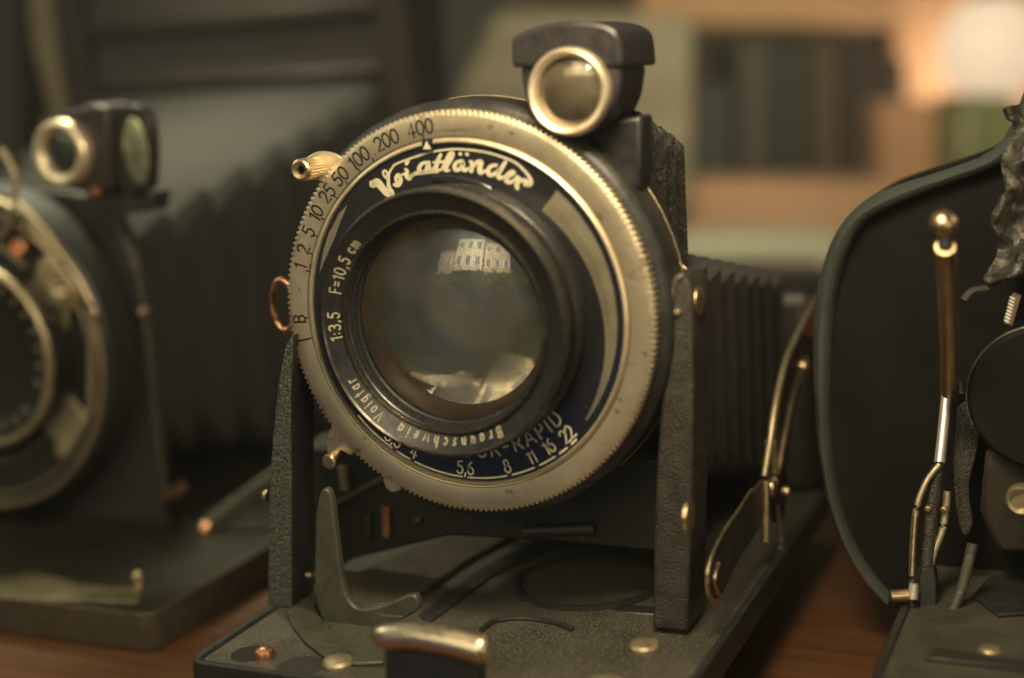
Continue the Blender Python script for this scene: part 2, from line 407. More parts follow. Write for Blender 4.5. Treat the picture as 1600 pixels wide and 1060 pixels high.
# -- things fixed on the bed
def zpoly(name, pxs, z, h, m, parent, bevel=0.015, smooth_pts=True):
    P = [at(x, y, 2, z) for x, y in pxs]
    bm = bmesh.new(); prism(bm, P, (0, 0, h)); return link(name, bm, m, parent, bevel=bevel)
zpoly('rail', [(540, 912), (650, 862), (770, 800), (830, 802), (842, 822), (735, 880), (640, 946), (560, 958)], BZ + .005, .10,
      mat('brown worn rail', (0.07, 0.058, 0.04), 0.2, 0.45, var=0.3, vscale=2, bump=.2), cc)
zpoly('track', [(655, 962), (745, 895), (850, 838), (1000, 836), (1018, 852), (870, 856), (770, 902), (668, 978)], BZ + .004, .035, DARKMETAL, cc)
bm = bmesh.new(); lathe(bm, [(1.28, BZ - .02), (1.28, BZ + .03), (1.22, BZ + .055), (1.13, BZ + .055), (1.09, BZ + .02), (1.09, BZ - .02)], (0.93, 2.05, 0), 'Z', 96, closed=True)
link('round_track', bm, DARKMETAL, cc)
bm = bmesh.new(); tube(bm, spline([at(x, y, 2, BZ + .03) for x, y in ((752, 985), (775, 970), (820, 966), (870, 974), (895, 984))]), .045, 8)
link('wire_guide', bm, DARKMETAL, cc)
# curved strip bearing the middle rivet
zpoly('curved_strip', [(447, 958), (492, 950), (500, 966), (515, 988), (535, 1005), (560, 1018), (600, 1020), (600, 1040), (560, 1042), (525, 1040), (500, 1026), (478, 1008), (458, 984)],
      BZ + .006, .06, GREYMETAL, cc, bevel=0.02)
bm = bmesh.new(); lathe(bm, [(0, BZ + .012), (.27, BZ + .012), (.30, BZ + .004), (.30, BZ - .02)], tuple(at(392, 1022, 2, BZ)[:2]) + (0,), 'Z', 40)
link('rivet_recess', bm, mat('dark recess', (.006, .006, .005), 0, .8), bed)  # flat dark disc; the hole's shade is in its colour
bm = bmesh.new(); lathe(bm, [(0, BZ + .012), (.34, BZ + .012), (.37, BZ + .004), (.37, BZ - .02)], tuple(at(470, 1042, 2, BZ)[:2]) + (0,), 'Z', 40)
link('round_recess', bm, mat('dark brown recess', (.022, .019, .014), 0, .7), bed)
for (x, y, r, h, m_) in ((412, 1010, .165, .17, COPPER), (527, 1026, .235, .13, DULLBRASS), (1007, 1000, .235, .13, DULLBRASS), (945, 1062, .30, .10, DULLBRASS)):
    p = at(x, y, 2, BZ + h); bm = bmesh.new(); disc_bump(bm, (p.x, p.y, BZ), r, h, 'Z', 40, .5)
    o = link('rivet', bm, m_, cc)
    if m_ is COPPER: o['label'] = 'copper rivet standing over a dark hole'
# focusing lever: dark stem and rounded brass bar
bm = bmesh.new()
prism(bm, [at(600, 1008, 1, -2.74), at(745, 1022, 1, -2.74), at(745, 1100, 1, -2.74), at(600, 1100, 1, -2.74)], (0, .35, 0))
lever = link('focusing_lever', bm, mat('blue grey steel', (.040, .045, .048), .3, .5, bump=.15, bscale=20, var=.3), cc, bevel=.05)
bm = bmesh.new()
pp = spline([aty(x, y, -2.85) for x, y in ((588, 995), (640, 993), (690, 1000), (735, 1011), (762, 1018))], 8)
nn = len(pp); rad = [.182 * min(1, .72 + 3.0 * min(i, nn - 1 - i) / nn) for i in range(nn)]
tube(bm, [pp[0] - (pp[1] - pp[0]) * .35] + pp + [pp[-1] + (pp[-1] - pp[-2]) * .45], .2, 20, rad=[.10] + rad + [.11])
link('lever_grip', bm, mat('smooth pale brass', (.88, .74, .52), 1, .30, rvar=.05), lever, smooth=60)

# -- front standard struts
bm = bmesh.new()
prism(bm, [aty(x, y, -.3) for x, y in ((418, 946), (455, 951), (454, 800), (453, 620), (456, 545), (458, 520), (446, 540), (436, 590), (426, 680), (420, 780))], (0, .06, 0))
sl = link('strut', bm, CRINKLE, cc, bevel=.025); sl['label'] = 'strut with coarse grey green crinkle paint'  # front coloured lighter than the flange for the light it catches
bm = bmesh.new()
prism(bm, [aty(x, y, -.24) for x, y in ((421, 945), (456, 949), (455, 800), (454, 620), (457, 545), (459, 522), (447, 541), (438, 592), (428, 680), (422, 780))], (0, .72, 0))
link('strut_flange', bm, DARKMETAL, sl, bevel=.03)  # side of the same strut, its shade put into the darker colour
p = at(470, 776, 0, -3.27); bm = bmesh.new(); lathe(bm, [(.22, 0), (.22, .04), (.17, .06), (.14, .02), (0, .015)], (p.x, p.y, p.z), 'X', 32)
link('bolt_hole', bm, DARKMETAL, sl)
p = at(481, 899, 0, -3.2); bm = bmesh.new(); disc_bump(bm, p, .05, .08, 'X', 16); link('pin', bm, DULLBRASS, sl)
p = aty(417, 775, .0); bm = bmesh.new(); disc_bump(bm, p, .10, .06, '-X', 24); link('pin', bm, BRASS, sl)
XZ = [(2.62, -4.78), (2.70, -3.4), (2.80, -2.2), (2.93, -1), (3.03, -.1), (3.05, .28), (3.10, .47), (3.19, .58), (3.30, .58), (3.39, .46), (3.43, .25), (3.40, -1), (3.33, -2.4), (3.24, -3.8), (3.17, -4.78)]
bm = bmesh.new(); prism(bm, [(x, .3, z) for x, z in XZ], (0, .86, 0))
sr = link('strut', bm, CRINKLE2, cc, bevel=.09, segs=3); sr['label'] = 'strut with smooth brown black paint and round top'
for (x, y, r, X) in ((1091, 471, .21, 3.425), (1076, 808, .22, 3.37)):
    p = at(x, y, 0, X); bm = bmesh.new(); disc_bump(bm, p, r, .07, 'X', 32, .8); link('rivet', bm, BRASS, sr)
p = aty(1058, 488, .28); bm = bmesh.new(); disc_bump(bm, p, .05, .04, '-Y', 16); link('pin', bm, DULLBRASS, sr)  # small highlight on the strut, modelled as a brass stud
p = aty(1056, 462, .28); bm = bmesh.new(); tube(bm, spline([aty(1049, 520, .28), aty(1050, 470, .28), aty(1056, 440, .28), aty(1068, 430, .28)]), .02, 6); link('edge_wear', bm, DULLBRASS, sr)
# foot of the standard between the struts
bm = bmesh.new(); prism(bm, [aty(x, y, .95) for x, y in ((470, 952), (1060, 990), (1060, 962), (470, 925))], (0, .35, 0)); link('standard_foot', bm, DARKMETAL, cc, bevel=.04)
# curved spring bracket
bm = bmesh.new()
def spl2(P, k=4): return [(v.x, v.y) for v in spline([(a, b, 0) for a, b in P], k)]
Q = spl2([(493, 800), (499, 772), (508, 764), (517, 778), (524, 830), (531, 890), (541, 932), (562, 952), (600, 946), (640, 930), (652, 938), (650, 956), (612, 976), (570, 990), (534, 989), (508, 974), (494, 940), (491, 870)])
prism(bm, [aty(x, y, -.62) for x, y in Q], (0, .16, 0)); link('spring_bracket', bm, GREYMETAL, cc, bevel=.035)
# link bars in the dark under the dial
bm = bmesh.new(); prism(bm, [aty(x, y, 1.35) for x, y in ((470, 700), (1080, 720), (1080, 868), (860, 846), (700, 838), (560, 872), (470, 900))], (0, .25, 0)); link('lens_standard', bm, mat('standard black paint', (.014, .015, .012), 0, .55, var=.4, vscale=1.5), cc, bevel=.05)
for P_, r_, m_ in ((((505, 800), (560, 768), (612, 742)), .06, GREYMETAL), (((603, 790), (604, 838)), .09, COPPER), (((575, 800), (576, 842)), .08, DARKMETAL),
                   (((536, 728), (540, 765)), .10, DULLBRASS), (((650, 815), (660, 814)), .07, DARKMETAL), (((820, 830), (930, 826)), .10, DARKMETAL)):
    bm = bmesh.new(); tube(bm, [aty(x, y, 1.3) for x, y in P_], r_, 10, upv=None); link('link_bar', bm, m_, cc)

# -- shutter
bm = bmesh.new()
lathe(bm, [(2.2, .10), (3.02, .10), (3.10, .14), (3.16, .22), (3.17, .80), (3.12, .90), (2.2, .92)], (0, 0, 0), 'Y', 160, closed=True)
hs = link('shutter_housing', bm, mat('housing black paint', (.024, .024, .021), 0, .4, bump=.3, bscale=16, var=.4, vscale=3, rvar=.1), cc)
bm = bmesh.new(); tube(bm, [(3.175 * cos(a), .86, 3.175 * sin(a)) for a in [radians(-50 + i * 4) for i in range(38)]], .012, 6); link('housing_edge', bm, DULLBRASS, hs)
bm = bmesh.new(); lathe(bm, [(2.3, .9), (2.3, 2.2), (0, 2.2)], (0, 0, -.1), 'Y', 64); link('rear_cell', bm, DARKMETAL, cc)
NT = 216
def knurl(i, r, h): return 1.0 if r < 2.98 else (1.0 + (0.0062 if i % 4 in (0, 1) else -0.0062))
bm = bmesh.new()
lathe(bm, [(2.60, .05), (2.60, -.085), (2.63, -.10), (2.915, -.10), (2.96, -.092), (3.0, -.075), (3.0, .085), (2.93, .10)], (0, 0, 0), 'Y', NT * 4, rfun=knurl, closed=True)
ring = link('speed_ring', bm, NICKEL, cc, smooth=28)
bm = bmesh.new()
YR = -.1035
for s, x, y in (('400', 655, 197), ('200', 602, 215), ('100', 558, 243), ('50', 530, 274), ('25', 511, 303), ('10', 492, 332), ('5', 482, 362), ('2', 474, 390), ('1', 468, 416), ('B', 467, 499), ('T', 470, 532)):
    a, r = clock(x, y, YR)
    arctext(bm, s, a, 2.705, .215, .031, YR, squeeze=.92, gap=.12)
for x, y in ((661, 213), (582, 249), (560, 265), (541, 285), (524, 308), (504, 342), (491, 367), (484, 396), (481, 424), (480, 497), (477, 530)):
    a, r = clock(x, y, YR)
    ribbon(bm, [(2.635, 0), (2.695, 0)], .022, lambda X, Y, a=a: Vector((X * sin(a) + Y * cos(a), YR, X * cos(a) - Y * sin(a))))
    # short spur of the scale line
link('number_scale', bm, INK, ring, smooth=0)
bm = bmesh.new(); ribbon(bm, [(2.632 * sin(t), 2.632 * cos(t)) for t in [2 * pi * i / 180 for i in range(181)]], .012, lambda X, Y: Vector((X, YR, Y)))
link('scale_line', bm, INK, ring, smooth=0)
bm = bmesh.new(); lathe(bm, [(2.545, .03), (2.545, -.12), (2.557, -.135), (2.575, -.135), (2.60, -.115), (2.60, .03)], (0, 0, 0), 'Y', 200, closed=True)
link('rim_wire', bm, NICKEL_EDGE, cc)
YF = -.075
bm = bmesh.new(); lathe(bm, [(1.5, 0.05), (2.544, 0.05), (2.544, YF), (1.5, YF)], (0, 0, 0), 'Y', 160, closed=True)
face = link('faceplate', bm, ENAMEL, cc)
YT = YF - .006
fm = lambda X, Y: aty(X, Y, YT)
# script logo, drawn as brush strokes
bm = bmesh.new()
def Z(P, wd):
    P = [(560 + a / 5.333, 210 + b / 5.333) for a, b in P]
    S = spl2(P, 5); n = len(S)
    if isinstance(wd, tuple):
        k = len(wd) - 1; W = []
        for i in range(n):
            t = i / (n - 1) * k; j = min(int(t), k - 1); W.append((wd[j] + (wd[j + 1] - wd[j]) * (t - j)) / 5.333)
    else: W = [wd / 5.333] * n
    W = [v * 1.16 for v in W]
    ribbon(bm, S, W, fm)
Z([(105, 400), (120, 425), (150, 395), (185, 430), (235, 490), (265, 522)], (24, 42, 50, 52, 44, 16))
Z([(268, 520), (285, 490), (255, 440), (250, 370), (258, 320), (290, 268)], (22, 26, 30, 22, 16, 13))
Z([(232, 365), (215, 350), (205, 318), (222, 302), (240, 325), (236, 355)], 15)
Z([(290, 262), (360, 228), (470, 190), (600, 150), (760, 126), (900, 128), (1060, 150), (1200, 190), (1310, 238), (1380, 300), (1420, 350), (1440, 395), (1425, 425), (1385, 420)], (13, 13, 14, 14, 14, 15, 16, 17, 18, 24, 26, 20))
Z([(300, 420), (330, 425), (352, 385), (335, 340), (312, 360), (318, 400)], (24, 34, 30, 24, 20))
Z([(352, 345), (380, 330)], 16)
Z([(412, 225), (400, 245)], 26)
Z([(392, 290), (405, 310), (400, 345), (425, 370), (440, 345), (470, 330)], (18, 28, 30, 30, 24, 18))
Z([(440, 350), (480, 325), (530, 322), (590, 312), (650, 312)], (22, 26, 28, 24, 20))
Z([(560, 235), (525, 250), (505, 290), (530, 318), (565, 300), (575, 250)], (22, 28, 30, 28, 24))
Z([(585, 235), (590, 300), (600, 315), (635, 270)], (26, 28, 24, 16))
Z([(685, 170), (665, 215), (645, 280), (650, 312), (675, 295)], (22, 30, 32, 28, 16))
Z([(625, 235), (700, 228)], 18)
Z([(690, 300), (720, 235), (760, 170), (785, 160), (775, 200), (735, 260), (728, 300), (760, 300)], (14, 20, 30, 30, 28, 34, 30, 14))
Z([(865, 222), (820, 235), (800, 270), (815, 298), (850, 285), (872, 235), (870, 290), (895, 300), (915, 280)], (22, 26, 30, 30, 24, 26, 30, 26, 14))
Z([(846, 163), (850, 166)], 24)
Z([(902, 165), (906, 168)], 24)
Z([(930, 225), (950, 250), (940, 305)], (18, 34, 32))
Z([(950, 285), (985, 235), (1020, 235), (1010, 290), (1020, 320), (1065, 300)], (16, 26, 38, 36, 34, 14))
Z([(1150, 258), (1100, 270), (1080, 310), (1100, 340), (1140, 325), (1180, 280)], (22, 28, 32, 32, 26, 14))
Z([(1225, 232), (1195, 280), (1165, 335), (1180, 365), (1215, 350)], (24, 32, 34, 30, 14))
Z([(1215, 375), (1270, 345), (1300, 318), (1270, 315), (1238, 350), (1235, 390), (1270, 400), (1310, 370)], (14, 20, 22, 26, 34, 32, 26, 14))
Z([(1318, 350), (1335, 375), (1320, 420), (1325, 450)], (18, 36, 34, 26))
Z([(1325, 410), (1360, 385), (1400, 395), (1415, 425)], (18, 28, 34, 26))
link('script_lettering', bm, GILT, face, smooth=0)
# index triangle
bm = bmesh.new(); YI = -.145
bm.faces.new([bm.verts.new(aty(560 + a / 5.333, 210 + b / 5.333, YI)) for a, b in ((568, 52), (606, 124), (538, 126))]); link('index_mark', bm, GILT, face, smooth=0)
bm = bmesh.new(); prism(bm, [aty(560 + a / 5.333, 210 + b / 5.333, YI + .004) for a, b in ((530, 60), (545, 38), (600, 36), (618, 62), (618, 132), (528, 134))], (0, .06, 0)); link('index_plate', bm, ENAMEL, face)
# aperture scale
bm = bmesh.new()
GPR = 2.492
GP = [clock(x, y, YT)[0] for x, y in ((612, 711), (641, 729), (727, 757), (798, 750), (841, 733), (873, 715), (893, 701))]
a0 = clock(560, 650, YT)[0]; a1 = clock(903, 690, YT)[0]
def un(a): return a if a > 0 else a + 2 * pi
edges = [un(a0)] + sorted([un(a) for a in GP], reverse=True) + [un(a1)]
for i in range(len(edges) - 1):
    s, e = edges[i] - (.020 if i else 0), edges[i + 1] + (.020 if i < len(edges) - 2 else 0)
    n = max(2, int(abs(s - e) / .03))
    ribbon(bm, [(GPR * sin(s + (e - s) * k / n), GPR * cos(s + (e - s) * k / n)) for k in range(n + 1)], .030, lambda X, Y: Vector((X, YT, Y)))
    if 0 < i:
        t = edges[i]; ribbon(bm, [(GPR * sin(t), GPR * cos(t)), ((GPR + .02) * sin(t), (GPR + .02) * cos(t))], .004, lambda X, Y: Vector((X, YT, Y)))
for s, x, y in (('3,5', 612, 692), ('4', 645, 712), ('5,6', 727, 735), ('8', 792, 729), ('11', 830, 714), ('16', 857, 698), ('22', 886, 679)):
    a, r = clock(x, y, YT); r = min(r, GPR - .145); arctext(bm, s, a, r + .10, .20, .031, YT, outward=False, squeeze=.86, gap=.10)
aD, rD = clock(868, 656, YT); hD = .225; gD = .30; rbD = 2.165
totD = sum(G[c][0] for c in 'COMPUR-RAPID') * hD + gD * hD * 11
arctext(bm, 'COMPUR-RAPID', aD + (totD / 2 - .35 * hD) / (rbD - hD / 2), rbD, hD, .034, YT, outward=False, gap=gD)
link('aperture_scale', bm, CREAM, face, smooth=0)
# crescents
def crescent(name, p0, p1, ro0, ri0, ro1, ri1, m, parent, hatch=False):
    bm = bmesh.new(); A0 = clock(*p0, YT)[0]; A1 = clock(*p1, YT)[0]
    if A1 < A0 and A0 - A1 > pi: A1 += 2 * pi
    n = 40; o = []; q = []
    for i in range(n + 1):
        t = i / n; a = A0 + (A1 - A0) * t; ro = ro0 + (ro1 - ro0) * t; ri = ri0 + (ri1 - ri0) * (t ** 1.25)
        o.append(bm.verts.new((ro * sin(a), YT, ro * cos(a)))); q.append(bm.verts.new((ri * sin(a), YT, ri * cos(a))))
    for i in range(n): bm.faces.new((o[i], o[i + 1], q[i + 1], q[i]))
    ob = link(name, bm, m, parent, smooth=0)
    if hatch:
        bm = bmesh.new()
        for k in range(46):
            t = .02 + k * .0125; a = A0 + (A1 - A0) * t; ri = ri0 + (ri1 - ri0) * (t ** 1.25) + .02; ro = ri + .16 * (1 - t * .9)
            ribbon(bm, [(ri * sin(a), ri * cos(a)), (ro * sin(a + .012), ro * cos(a + .012))], .014, lambda X, Y: Vector((X, YT - .004, Y)))
        link('hatching', bm, mat('hatch ink', (.09, .075, .04), 0, .6), parent, smooth=0)
WEDGE = mat('dull silvered plate', (.27, .245, .165), .55, .40, var=.2, vscale=3, rvar=.08)
crescent('scale_window', (864, 306), (914, 656), 2.44, 2.07, 2.43, 2.40, WEDGE, face, True)
bm = bmesh.new(); bm.faces.new([bm.verts.new(aty(x, y, YT)) for x, y in ((543, 320), (530, 334), (514, 364), (505, 392), (499, 428), (512, 396), (522, 375), (530, 352))]); link('scale_window', bm, WEDGE, face, smooth=0)
# raised dark cam under the logo
bm = bmesh.new(); prism(bm, [aty(x, y, -.16) for x, y in ((674, 276), (700, 274), (722, 278), (745, 283), (766, 292), (772, 303), (742, 296), (706, 288), (682, 284))], (0, .08, 0)); link('cam_plate', bm, ENAMEL, face, bevel=.02)

# -- lens barrel
YB = -.86
bm = bmesh.new()
lathe(bm, [(1.97, YF + .01), (1.97, -.20), (1.94, -.26), (1.90, -.30), (1.90, -.52), (1.96, -.60), (1.965, YB + .06), (1.95, YB), (1.915, YB - .012), (1.895, YB + .005)], (0, 0, 0), 'Y', 160)
brl = link('lens_barrel', bm, BARREL, cc, smooth=40)
bm = bmesh.new(); lathe(bm, [(1.955, YB + .03), (1.945, YB - .012), (1.915, YB - .026), (1.89, YB + .004)], (0, 0, 0), 'Y', 160); link('barrel_lip', bm, RUBBED, brl)
bm = bmesh.new(); lathe(bm, [(1.893, YB + .006), (1.64, YB + .13), (1.62, YB + .10), (1.60, YB + .10)], (0, 0, 0), 'Y', 160); nr = link('name_ring', bm, BARREL, brl)
bm = bmesh.new(); lathe(bm, [(1.645, YB + .12), (1.635, YB + .085), (1.61, YB + .078), (1.59, YB + .11), (1.59, YB + .2)], (0, 0, 0), 'Y', 160); link('inner_rim', bm, RUBBED, brl)
bm = bmesh.new(); lathe(bm, [(1.59, YB + .19), (1.575, YB + .21), (1.575, YB + .27), (1.53, YB + .28), (1.53, YB + .36), (1.50, YB + .38), (1.50, YB + .46)], (0, 0, 0), 'Y', 160); link('retaining_ring', bm, BARREL, brl, smooth=25)
bm = bmesh.new()
sl_ = -.124 / .253
def ytx(r): return YB + .006 + (1.893 - r) * .49 - .006
aV, rV = clock(588, 655, YB + .06)
arctext(bm, 'Voigtar', aV - .03, 1.715, .145, .021, ytx(1.715), gap=.42, yslope=-.49, squeeze=.82, start=True)
a1_, _ = clock(516, 528, YB + .06)
arctext(bm, '1:3,5', a1_ - .03, 1.685, .155, .022, ytx(1.685), gap=.22, yslope=-.49, squeeze=.95, start=True)
a1_, _ = clock(521, 452, YB + .06)
arctext(bm, 'F=10,5 cm', a1_ - .03, 1.685, .155, .020, ytx(1.685), gap=.24, yslope=-.49, squeeze=.9, start=True)
aG, _ = clock(700, 695, YB + .06)
arctext(bm, 'Braunschweig', un(aG) - .02, 1.685, .15, .021, ytx(1.685), gap=.62, yslope=-.49, squeeze=.82)
link('engraved_lettering', bm, mat('aged engraving fill', (.40, .36, .24), 0, .5, var=.2, vscale=8), nr, smooth=0)
# glass: front convex cap, tan inner wall, concave rear element
def cap(bm, R, ap, yedge, sgn, n=96, k=18):
    """sgn -1 bulges towards -Y"""
    s0 = math.sqrt(R * R - ap * ap); prof = []
    for i in range(k + 1):
        r = ap * i / k; prof.append((r, yedge + sgn * (math.sqrt(R * R - r * r) - s0)))
    lathe(bm, prof, (0, 0, 0), 'Y', n)
bm = bmesh.new(); cap(bm, 3.0, 1.50, YB + .42, -1); link('front_glass', bm, GLASS, brl, smooth=80)
bm = bmesh.new(); lathe(bm, [(1.50, YB + .44), (1.47, YB + .50), (1.38, -.22), (1.335, -.09)], (0, 0, 0), 'Y', 128)
link('inner_wall', bm, mat('bronzed inner wall', (.34, .235, .155), .3, .38, var=.2, vscale=2, rvar=.1), brl)
bm = bmesh.new(); cap(bm, 3.15, 1.34, -.10, 1); link('rear_glass', bm, REARGLASS, brl, smooth=80)

# -- cocking lever with knurled knob, aperture pointer, lower lever
bm = bmesh.new()
prism(bm, [aty(x, y, .02) for x, y in spl2([(478, 246), (496, 237), (516, 238), (533, 246), (546, 262), (536, 282), (516, 292), (500, 284), (484, 282)], 4)], (0, .07, 0))
lev = link('cocking_lever', bm, NICKEL, cc, bevel=.02)
p = aty(469, 266, -.42); p2 = aty(494, 262, .05); ax = Vector((0, 1, 0))
bm = bmesh.new(); lathe(bm, [(.06, .04), (.075, 0), (.13, -.015), (.165, .01), (.17, .05)], p, 'Y', 48); link('knob_cap', bm, BRASS, lev)
bm = bmesh.new(); lathe(bm, [(.055, .12), (.062, .03)], p, 'Y', 24); lathe(bm, [(0, .10), (.06, .10)], p, 'Y', 24); link('knob_hole', bm, INK, lev)
bm = bmesh.new(); lathe(bm, [(.165, .05), (.165, .30), (.15, .31), (.15, .50)], p, 'Y', 88, rfun=lambda i, r, h: 1.0 + (.035 if i % 4 < 2 else -.035)); link('knurled_knob', bm, NICKEL, lev, smooth=20)
bm = bmesh.new(); prism(bm, [aty(x, y, -.06) for x, y in ((599, 738), (612, 733), (622, 737), (626, 752), (624, 768), (612, 771), (602, 764), (598, 752))], (0, .12, 0)); link('aperture_pointer', bm, NICKEL, cc, bevel=.03)
bm = bmesh.new(); prism(bm, [aty(x, y, .12) for x, y in spl2([(508, 690), (514, 672), (524, 668), (540, 684), (556, 700), (548, 712), (532, 704), (528, 716), (512, 712)], 3)], (0, .06, 0)); ll = link('release_lever', bm, NICKEL, cc, bevel=.02)
p = aty(513, 722, -.10); bm = bmesh.new(); lathe(bm, [(0, -.02), (.10, -.015), (.125, .01), (.125, .40)], p, 'Y', 32); link('release_pin', bm, BRASS, ll)
# copper eyelet at the side
bm = bmesh.new(); c_ = aty(443, 477, .85); tube(bm, [c_ + Vector((.22 * cos(t), 0, .42 * sin(t))) for t in [2 * pi * i / 36 for i in range(36)]], .055, 10, closed=True); link('cord_eyelet', bm, COPPER, cc, smooth=60)
# wire on the right
bm = bmesh.new(); tube(bm, spline([aty(x, y, .9) for x, y in ((1000, 289), (1018, 325), (1034, 370), (1050, 400), (1064, 414), (1077, 424))]), .018, 6); link('release_wire', bm, DULLBRASS, cc)
bm = bmesh.new(); disc_bump(bm, aty(999, 290, .9), .035, .03, '-Y', 12); link('wire_end', bm, STEEL, cc)

# -- finder on top
YH = -.15
bm = bmesh.new()
prism(bm, [aty(x, y, YH) for x, y in spl2([(799, 106), (798, 70), (804, 57), (836, 42), (880, 33), (925, 34), (955, 43), (968, 60), (973, 106)], 4)], (0, 1.50, 0))
fh = link('finder_hood', bm, FINDER, cc, bevel=.06, segs=3)
bm = bmesh.new()
prism(bm, [aty(x, y, YH + .08) for x, y in spl2([(813, 104), (817, 140), (828, 175), (850, 202), (888, 214), (925, 206), (950, 185), (966, 150), (972, 104)], 4)], (0, 1.05, 0))
fb = link('finder_body', bm, FINDER, cc, bevel=.06, segs=3)
bm = bmesh.new(); prism(bm, [aty(x, y, .45) for x, y in ((870, 205), (1002, 180), (1000, 300), (980, 290), (930, 262))], (0, .55, 0)); link('finder_neck', bm, FINDER, cc, bevel=.06)
fc = aty(887, 144, YH - .10)
bm = bmesh.new(); lathe(bm, [(.60, .14), (.60, .03), (.585, -.02), (.55, -.045), (.50, -.02), (.475, .03), (.46, .14)], fc, 'Y', 96); link('lens_ring', bm, NICKEL_EDGE, fb, smooth=60)
bm = bmesh.new(); lathe(bm, [(.47, .10), (.35, .05), (.2, .015), (0, 0)], fc, 'Y', 64); link('finder_glass', bm, FINDERGLASS, fb, smooth=80)
bm = bmesh.new(); lathe(bm, [(0, .12), (.47, .12)], fc, 'Y', 48); fm_ = link('finder_mirror', bm, mat('amber ground glass', (.24, .17, .095), .3, .3, var=.25, vscale=1.6, stretch=(3, 1, .4)), fb)
p = at(1018, 62, 0, 2.55); bm = bmesh.new(); disc_bump(bm, (2.50, .62, 3.62), .10, .05, 'X', 20); link('hood_screw', bm, DARKMETAL, fh)

# -- bellows, body and bed arms
bellows(cc, 1.0, 2.9, (.62, .45), (.6, .2), (1.95, 2.50), (2.0, 2.2), 4, LEATHER, depth=.12)
bellows(cc, 2.3, 7.4, (.15, -1.2), (.15, -2.4), (2.2, 1.9), (2.9, 2.0), 9, BELLOWS)
bm = bmesh.new(); box(bm, (0.05, 8.4, -2.85), (7.2, 1.9, 4.1)); link('camera_body', bm, mat('body black leather', (.016, .015, .013), 0, .5, bump=.4, bscale=12, var=.4), cc, bevel=.35, segs=4)
AX = 3.52
def axp(L_, x=AX): return [at(a, b, 0, x) for a, b in L_]
bm = bmesh.new(); prism(bm, axp(spl2([(1108, 940), (1103, 905), (1110, 868), (1128, 832), (1150, 802), (1172, 768), (1194, 742), (1206, 752), (1198, 792), (1180, 826), (1160, 856), (1140, 890), (1124, 926)], 3)), (.07, 0, 0))
arm = link('bed_arm', bm, CRINKLE2, cc, bevel=.02)
bm = bmesh.new(); tube(bm, spline(axp([(1118, 946), (1108, 930), (1105, 900), (1112, 868), (1130, 832), (1152, 800), (1174, 766)], AX + .05)), .035, 8); link('arm_edge', bm, BRASS, arm)
bm = bmesh.new(); tube(bm, spline(axp([(1126, 935), (1117, 915), (1117, 900), (1123, 880)], AX + .09)), .035, 8); link('pivot_edge', bm, BRASS, arm)
for L_, r_, m_ in (([(1194, 745), (1203, 690), (1212, 630), (1226, 570), (1240, 535), (1262, 490), (1284, 455)], .06, DULLBRASS),
                   ([(1214, 742), (1224, 690), (1236, 630), (1246, 590), (1256, 560)], .07, BRASS),
                   ([(1196, 750), (1196, 800), (1196, 846)], .075, BRASS),
                   ([(1204, 690), (1208, 740), (1204, 775)], .10, DULLBRASS),
                   ([(1214, 790), (1220, 840), (1216, 880), (1200, 905)], .04, DULLBRASS)):
    bm = bmesh.new(); tube(bm, spline(axp(L_, AX + .1)), r_, 10, flat=(1, .8)); link('hinge_bar', bm, m_, cc, smooth=60)
bm = bmesh.new(); prism(bm, axp([(1200, 742), (1214, 640), (1228, 572), (1250, 512), (1282, 458), (1290, 476), (1262, 545), (1246, 600), (1234, 660), (1222, 742)], AX + .02), (.05, 0, 0)); link('arm_plate', bm, mat('bronze plate', (.10, .065, .035), .6, .45, var=.3, vscale=3), cc, bevel=.02)
bm = bmesh.new(); prism(bm, axp([(1186, 744), (1204, 700), (1228, 742), (1222, 810), (1206, 818)], AX), (.05, 0, 0)); link('hinge_plate', bm, DARKMETAL, cc, bevel=.02)
bm = bmesh.new(); prism(bm, axp([(1248, 520), (1262, 470), (1284, 448), (1292, 470), (1290, 510), (1270, 532)], AX + .02), (.06, 0, 0)); link('hinge_tab', bm, COPPER, cc, bevel=.03)
for x, y, r in ((1255, 574, .17), (1204, 762, .15), (1226, 768, .10)):
    bm = bmesh.new(); disc_bump(bm, at(x, y, 0, AX + .12), r, .1, 'X', 24); link('hinge_rivet', bm, BRASS, cc)

# =================================================================== LEFT CAMERA
lc = thing('folding_camera', 'blurred folding camera at the left edge with round finder and wire rimmed dial', 'camera')
YL = 4.2; LZ = -5.75
e = at(235, 968, 2, LZ); build_bed(lc, e.x - 11.2, e.x, e.y, e.y + 12, LZ, mat('lit olive bed', (.022, .021, .014), .2, .4, var=.4, vscale=.5, bump=.3, bscale=20), mat('brown bed edge', (.06, .048, .033), .2, .5, var=.3), .64)  # dark olive bed paint with random mottling
_c = aty(-38, 548, YL); LC = (_c.x, _c.z); LR = aty(160, 552, YL).x - _c.x
bm = bmesh.new(); lathe(bm, [(0, .02), (LR + .06, .02), (LR + .14, .1), (LR + .14, .9), (0, .9)], (LC[0], YL, LC[1]), 'Y', 96)
lh = link('shutter_housing', bm, DARKMETAL, lc)
TANW = mat('soft old nickel', (.50, .42, .27), .8, .42, var=.15, rvar=.1)
for r, tr in ((LR, .06), (LR - .26, .035), (LR - .95, .03)):
    bm = bmesh.new(); tube(bm, [(LC[0] + r * cos(t), YL - .05, LC[1] + r * sin(t)) for t in [2 * pi * i / 96 for i in range(96)]], tr, 8, closed=True); link('dial_wire', bm, TANW, lh, smooth=60)
b0 = aty(-35, 555, YL - .8); br_ = aty(76, 555, YL - .8).x - b0.x
